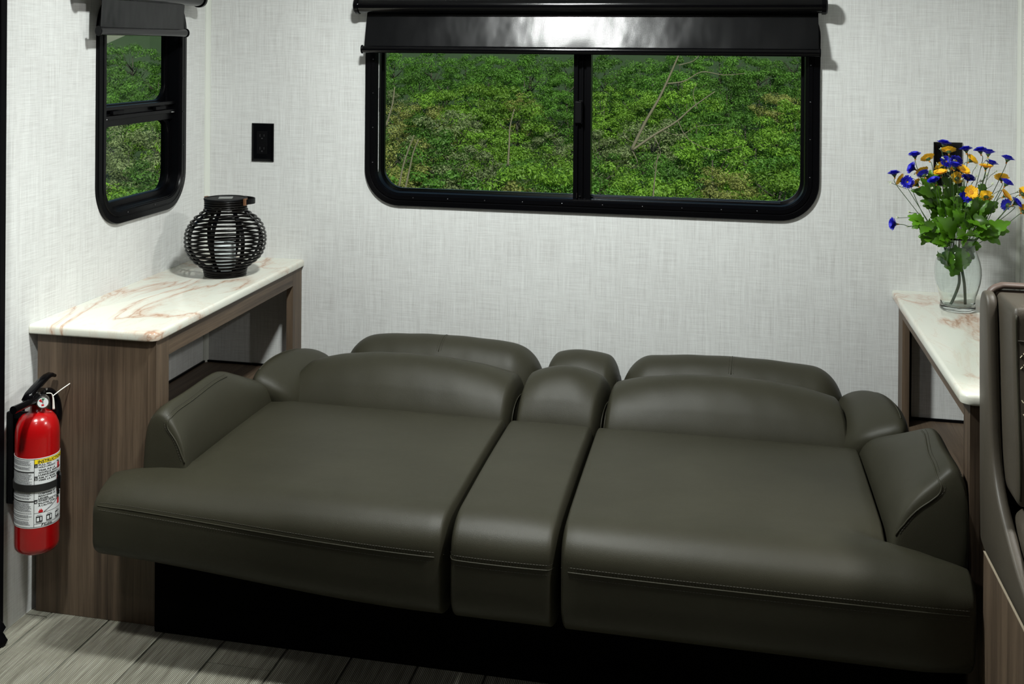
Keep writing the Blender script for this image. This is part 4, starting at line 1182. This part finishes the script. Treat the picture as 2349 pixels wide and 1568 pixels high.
LV = [(560, 1090, 345, 1010, -.03), (520, 1060, 400, 1110, -.04), (600, 1110, 500, 1215, -.05), (640, 1050, 560, 1230, -.04), (760, 1290, 540, 1240, -.03), (800, 1300, 640, 1330, -.05), (930, 1275, 705, 1040, -.06), (890, 1270, 760, 1190, -.06),
      (1130, 1050, 1015, 930, -.05), (1060, 1060, 1300, 1170, -.06), (1080, 1060, 1330, 1080, -.05), (1180, 1260, 1585, 1090, -.02), (1150, 1230, 1440, 1240, -.04), (1180, 1200, 1350, 1130, -.05), (670, 770, 430, 690, -.02), (620, 720, 500, 540, .0),
      (690, 580, 615, 440, .02), (880, 640, 760, 530, .0), (1120, 1000, 1140, 790, -.03), (1150, 1020, 1330, 820, -.02), (1010, 1270, 960, 1150, -.07), (1050, 1250, 1110, 1170, -.06), (860, 1060, 800, 900, -.03), (1000, 1100, 900, 940, -.03),
      (700, 880, 500, 820, -.01), (830, 990, 630, 800, .0), (1220, 700, 1290, 615, .02), (960, 700, 1040, 640, .0), (960, 820, 1000, 650, .02), (640, 1160, 760, 1200, -.04), (650, 1040, 640, 920, -.02), (760, 1000, 700, 900, -.03),
      (800, 1010, 780, 640, .01), (700, 860, 560, 560, .02), (900, 900, 900, 600, .02), (1150, 900, 1180, 700, .02), (1250, 980, 1400, 850, .0), (1000, 1350, 1090, 1270, -.05), (830, 1360, 900, 1280, -.05), (880, 1320, 720, 1380, -.02),
      (1050, 1360, 1210, 1340, -.02), (950, 1200, 880, 1060, -.01), (1100, 1180, 1000, 1010, -.01), (1180, 1100, 1280, 960, .02), (800, 1180, 640, 1060, .0), (760, 1120, 640, 1010, .01)]
rl = random.Random(21)
for (x0, y0, x1, y1, b_) in list(LV):
    LV.append((x0 + rl.uniform(-60, 60), y0 + rl.uniform(-50, 60), x1 + rl.uniform(-70, 60) * .8, y1 + rl.uniform(-20, 110), b_ + rl.uniform(.01, .05)))
for k in range(26):
    x0 = 900 + rl.uniform(-130, 230); y0 = rl.uniform(760, 1180); a_ = rl.uniform(-1.1, 1.1); L_ = rl.uniform(110, 230)
    LV.append((x0, y0, x0 + L_ * sin(a_), y0 - L_ * cos(a_), rl.uniform(-.02, .04)))
for i, (x0, y0, x1, y1, bk_) in enumerate(LV):
    a = zc(x0, y0, bk_ * .5); b = zc(x1, y1, bk_); d = b - a; L_ = d.length
    ex = d.normalized(); tow = (-CF * .8 + Vector((rf.uniform(-.4, .4), 0, .55 + rf.uniform(-.3, .3)))).normalized(); ez = (tow - ex * tow.dot(ex)).normalized(); ey = ez.cross(ex)
    o = bpy.data.objects.new('leaf', LEAVES[i % 4]); COL.objects.link(o); o.parent = fb; o.location = a - origin(fb)
    o.rotation_euler = Matrix((ex, ey, ez)).transposed().to_euler(); s_ = L_ * 1.08; wd_ = max(.85, min(1.25, .038 / max(L_, .001))); o.scale = (s_, s_ * wd_, s_)
# leaves pushed down into the neck of the vase (vertical, pointing down)
for i, (x0, y0, x1, y1, bk_) in enumerate([(2150, 575, 2178, 612, -.022), (2172, 568, 2186, 626, -.026), (2192, 560, 2200, 620, -.030), (2212, 570, 2212, 618, -.026), (2226, 575, 2222, 606, -.016), (2165, 566, 2190, 600, .0), (2228, 560, 2205, 610, .01), (2183, 560, 2170, 600, .012),
                                       (2200, 598, 2181, 634, -.030), (2200, 572, 2196, 608, .018), (2218, 566, 2210, 600, .02)]):
    a = pix(x0, y0, bk_ * .6); b = pix(x1, y1, bk_ * .9); d = b - a; L_ = d.length
    ex = d.normalized(); rad = Vector((a.x - VC.x, a.y - VC.y, 0)); rad = rad.normalized() if rad.length > .004 else Vector((0, -1, 0)); ez = (rad - ex * rad.dot(ex)).normalized(); ey = ez.cross(ex)
    o = bpy.data.objects.new('leaf', LEAVES[i % 4]); COL.objects.link(o); o.parent = fb; o.location = a - origin(fb)
    o.rotation_euler = Matrix((ex, ey, ez)).transposed().to_euler(); o.scale = (L_, L_ * 1.35, L_ * .5)

# ---------------------------------------------------------------- the woods outside
hill = G(); NX, NY = 30, 30
def ground(x, y):
    z = -1.2 - .30 * max(0, y - 2) if y < 45 else -14.1 + .30 * 0
    if y >= 45: z = -14.1 + (y - 45) * .035
    if y > 120: z = -11.475 + (y - 120) * .20
    return z + .4 * sin(x * .13) * cos(y * .11)
hv = [(-110 + 170 * i / NX, 2 + 200 * j / NY, 0) for j in range(NY + 1) for i in range(NX + 1)]
hv = [(x, y, ground(x, y)) for x, y, _ in hv]
hill.add(hv, [(j * (NX + 1) + i, j * (NX + 1) + i + 1, (j + 1) * (NX + 1) + i + 1, (j + 1) * (NX + 1) + i) for j in range(NY) for i in range(NX)])
h_ = obj('hillside', hill, 'forest_floor', smooth=True); h_['kind'] = 'structure'

def crown(seed, n=7000, R_=3.0, leafsize=.105):
    rn = random.Random(seed); vs = []; fs = []; cols = []
    # clumps give the billowing outline of a broadleaf crown
    clumps = []
    for i in range(46):
        th_ = rn.uniform(0, 2 * pi); zz = rn.uniform(-.9, 1); q = sqrt(max(0, 1 - zz * zz)); rr = R_ * rn.uniform(.62, .95)
        clumps.append((Vector((q * cos(th_) * rr, q * sin(th_) * rr, zz * rr * 1.1)), rn.uniform(.45, .95), rn.uniform(.75, 1.2)))
    for i in range(n):
        c_, cr, tone = clumps[rn.randrange(46)]
        d = Vector((rn.gauss(0, 1), rn.gauss(0, 1), rn.gauss(0, 1))).normalized()
        p = c_ + Vector((d.x, d.y, d.z * .55)) * cr * rn.uniform(.55, 1.05)
        nn = (d + Vector((rn.uniform(-.7, .7), rn.uniform(-.7, .7), rn.uniform(0, 1.1)))).normalized(); t_ = nn.orthogonal().normalized(); a = rn.uniform(0, 6.28); b_ = nn.cross(t_)
        u = (t_ * cos(a) + b_ * sin(a)); w_ = nn.cross(u); L_ = leafsize * rn.uniform(.6, 1.3)
        k = len(vs); vs += [p - u * L_, p + w_ * L_ * .45 - u * .1 * L_, p + u * L_ + nn * -.2 * L_, p - w_ * L_ * .45 - u * .1 * L_]; fs.append((k, k + 1, k + 2, k + 3))
        cols.append(tone * rn.uniform(.75, 1.25))
    me = bpy.data.meshes.new('foliage'); me.from_pydata([tuple(v) for v in vs], [], fs)
    at_ = me.color_attributes.new('tone', 'FLOAT_COLOR', 'CORNER')
    buf = []
    for c_ in cols: buf += [c_, c_, c_, 1] * 4
    at_.data.foreach_set('color', buf)
    return me
def crown_trunk(seed, R_=3.0):
    rn = random.Random(seed); g = tube([(0, 0, -9), (.1, 0, -4), (.2, .1, -1), (.1, 0, 1.4)], [.20, .17, .12, .04], 6)
    for i in range(7):
        a = rn.uniform(0, 6.28); z0 = rn.uniform(-2.5, .6); L_ = rn.uniform(1.4, 2.6)
        g.join(tube([(0.1, 0, z0), (cos(a) * L_ * .5, sin(a) * L_ * .5, z0 + .7), (cos(a) * L_, sin(a) * L_, z0 + 1.7)], [.07, .045, .015], 5))
    return g
CR = [crown(100 + k) for k in range(5)]
TR = [mesh_of('trunk', crown_trunk(200 + k), 'bark', True) for k in range(3)]
KINDS = [('leaf_bright', 'bright green leafy tree', 'bright green trees'),
         ('leaf_deep', 'deep green leafy tree', 'deep green trees'),
         ('leaf_olive', 'yellow-olive tree with young leaves', 'yellow-olive trees'),
         ('leaf_grey', 'grey-green tree with pale leaves', 'grey-green trees')]
CRM = {}
for k in range(5):
    for q, kd in enumerate(KINDS):
        me = CR[k] if q == 0 else CR[k].copy()
        CRM[(k, q)] = me
for (k, q), me in CRM.items(): me.materials.clear(); me.materials.append(M[KINDS[q][0]])
rt = random.Random(5)
def tree(x, y, z, s, kind, k):
    rx_ = (x - CAMP.x) / (y - CAMP.y)
    if rx_ < -.40: wn_ = 'behind the narrow left window'
    elif rx_ < -.205: wn_ = 'behind the wide window, left part'
    elif rx_ < -.11: wn_ = 'behind the wide window, middle'
    else: wn_ = 'behind the wide window, right part'
    pl_ = 'low on the slope' if y < 84 else ('half up the slope' if y < 116 else 'high on the slope')
    t = thing('forest_tree', KINDS[kind][1] + ' ' + pl_ + ' ' + wn_, 'tree', (x, y, z), KINDS[kind][2] + ' ' + pl_ + ' ' + wn_)
    f = bpy.data.objects.new('foliage', CRM[(k, kind)]); COL.objects.link(f); f.parent = t
    tr = bpy.data.objects.new('trunk', TR[k % 3]); COL.objects.link(tr); tr.parent = t
    t.rotation_euler = (0, 0, rt.uniform(0, 6.28)); t.scale = (s, s, s * rt.uniform(.9, 1.1)); return t
for row in range(9):
    y = 62 + row * 9.5; sl = -.165 + row * .0185; D_ = y + 3.1
    xa = 1.53 - .335 * D_; xb = 1.53 + .095 * D_; sp = 4.6
    n = int((xb - xa) / sp) + 1
    for i in range(n):
        x = xa + sp * (i + .5 * (row % 2)) + rt.uniform(-.7, .7)
        kd = rt.choices((0, 1, 2, 3), (5, 3, 2.4, .8))[0]
        if row > 6: kd = 1
        tree(x, y + rt.uniform(-2, 2), 1.287 + D_ * sl - 1.4 + rt.uniform(-.6, .6) - (row > 7) * .5, rt.uniform(1.0, 1.4), kd, rt.randrange(5))
# nearer trees that fill the narrow left window
for row in range(8):
    y = 50 + row * 9; D_ = y + 3.1; sl = -.185 + row * .0235
    for i in range(4):
        x = 1.53 - D_ * (.475 + .068 * i + .034 * (row % 2)) + rt.uniform(-.5, .5)
        tree(x, y, 1.287 + D_ * sl - 1.0, rt.uniform(.95, 1.25), rt.choices((0, 1, 3), (5, 3, 1))[0] if row < 6 else 1, rt.randrange(5))
# sparser trees that carry the woods on to the right and between the two windows
for row in range(0, 9, 2):
    y = 62 + row * 9.5; D_ = y + 3.1; sl = -.165 + row * .0185
    for k in (-.43, -.385, .13, .185, .24, .30):
        t = tree(1.53 + D_ * k + rt.uniform(-1, 1), y, 1.287 + D_ * sl - 1.6, rt.uniform(1.4, 1.7), row > 5 and 1 or 0, rt.randrange(5))
        t['label'] = 'leafy green tree farther along the slope, hidden beside the windows'; t['group'] = 'trees hidden beside the windows'
# bare, leafless tree leaning in front of the woods (right half of the wide window)
bt = thing('bare_tree', 'leafless grey-brown leaning tree with forked branches, seen in the right half of the wide window', 'tree', (0, 0, 0))
def far(u, v, D_):
    d = (CF + CX * ((u - PX) / F) + CU * ((PY - v) / F)); return CAMP + d * (D_ / d.y)
BR = [([(1448, 345), (1480, 280), (1512, 225), (1540, 165), (1560, 118), (1575, 80)], .11), ([(1530, 192), (1570, 186), (1610, 165), (1660, 172), (1710, 168)], .05), ([(1555, 150), (1590, 140), (1610, 120), (1640, 95)], .035),
      ([(1450, 345), (1500, 310), (1550, 280), (1590, 245), (1640, 210)], .09), ([(1520, 300), (1560, 310), (1600, 290), (1660, 285)], .03), ([(1500, 312), (1515, 350), (1500, 380), (1515, 400)], .04), ([(1555, 278), (1580, 320), (1640, 345), (1700, 335)], .03),
      ([(1500, 520), (1498, 460), (1503, 400), (1510, 350)], .07), ([(1450, 345), (1462, 375), (1440, 390)], .04), ([(1600, 250), (1590, 215), (1600, 190)], .03), ([(1470, 330), (1440, 320), (1430, 300)], .03)]
for i, (ps, w_) in enumerate(BR):
    P_ = [far(u, v, 50 + .6 * (i % 3)) for u, v in ps]; n_ = len(P_)
    pth = smooth_path(P_, 5)
    obj('trunk' if i in (0, 7) else 'branch', tube(pth, [w_ * .68 * (1 - .7 * j / len(pth)) for j in range(len(pth))], 6), 'bark_pale', bt, smooth=True)
wt = thing('birch_stems', 'pale slender bare trunks low in the left half of the wide window', 'tree', (0, 0, 0))
for ps in ([(915, 430), (925, 380), (940, 335), (950, 310)], [(928, 440), (938, 395), (948, 350), (960, 320)], [(1165, 380), (1168, 330), (1170, 290), (1180, 250)], [(885, 290), (900, 240), (905, 200)]):
    P_ = smooth_path([far(u, v, 52) for u, v in ps], 5); obj('trunk', tube(P_, [.05 * (1 - .5 * j / len(P_)) for j in range(len(P_))], 6), 'bark_pale', wt, smooth=True)
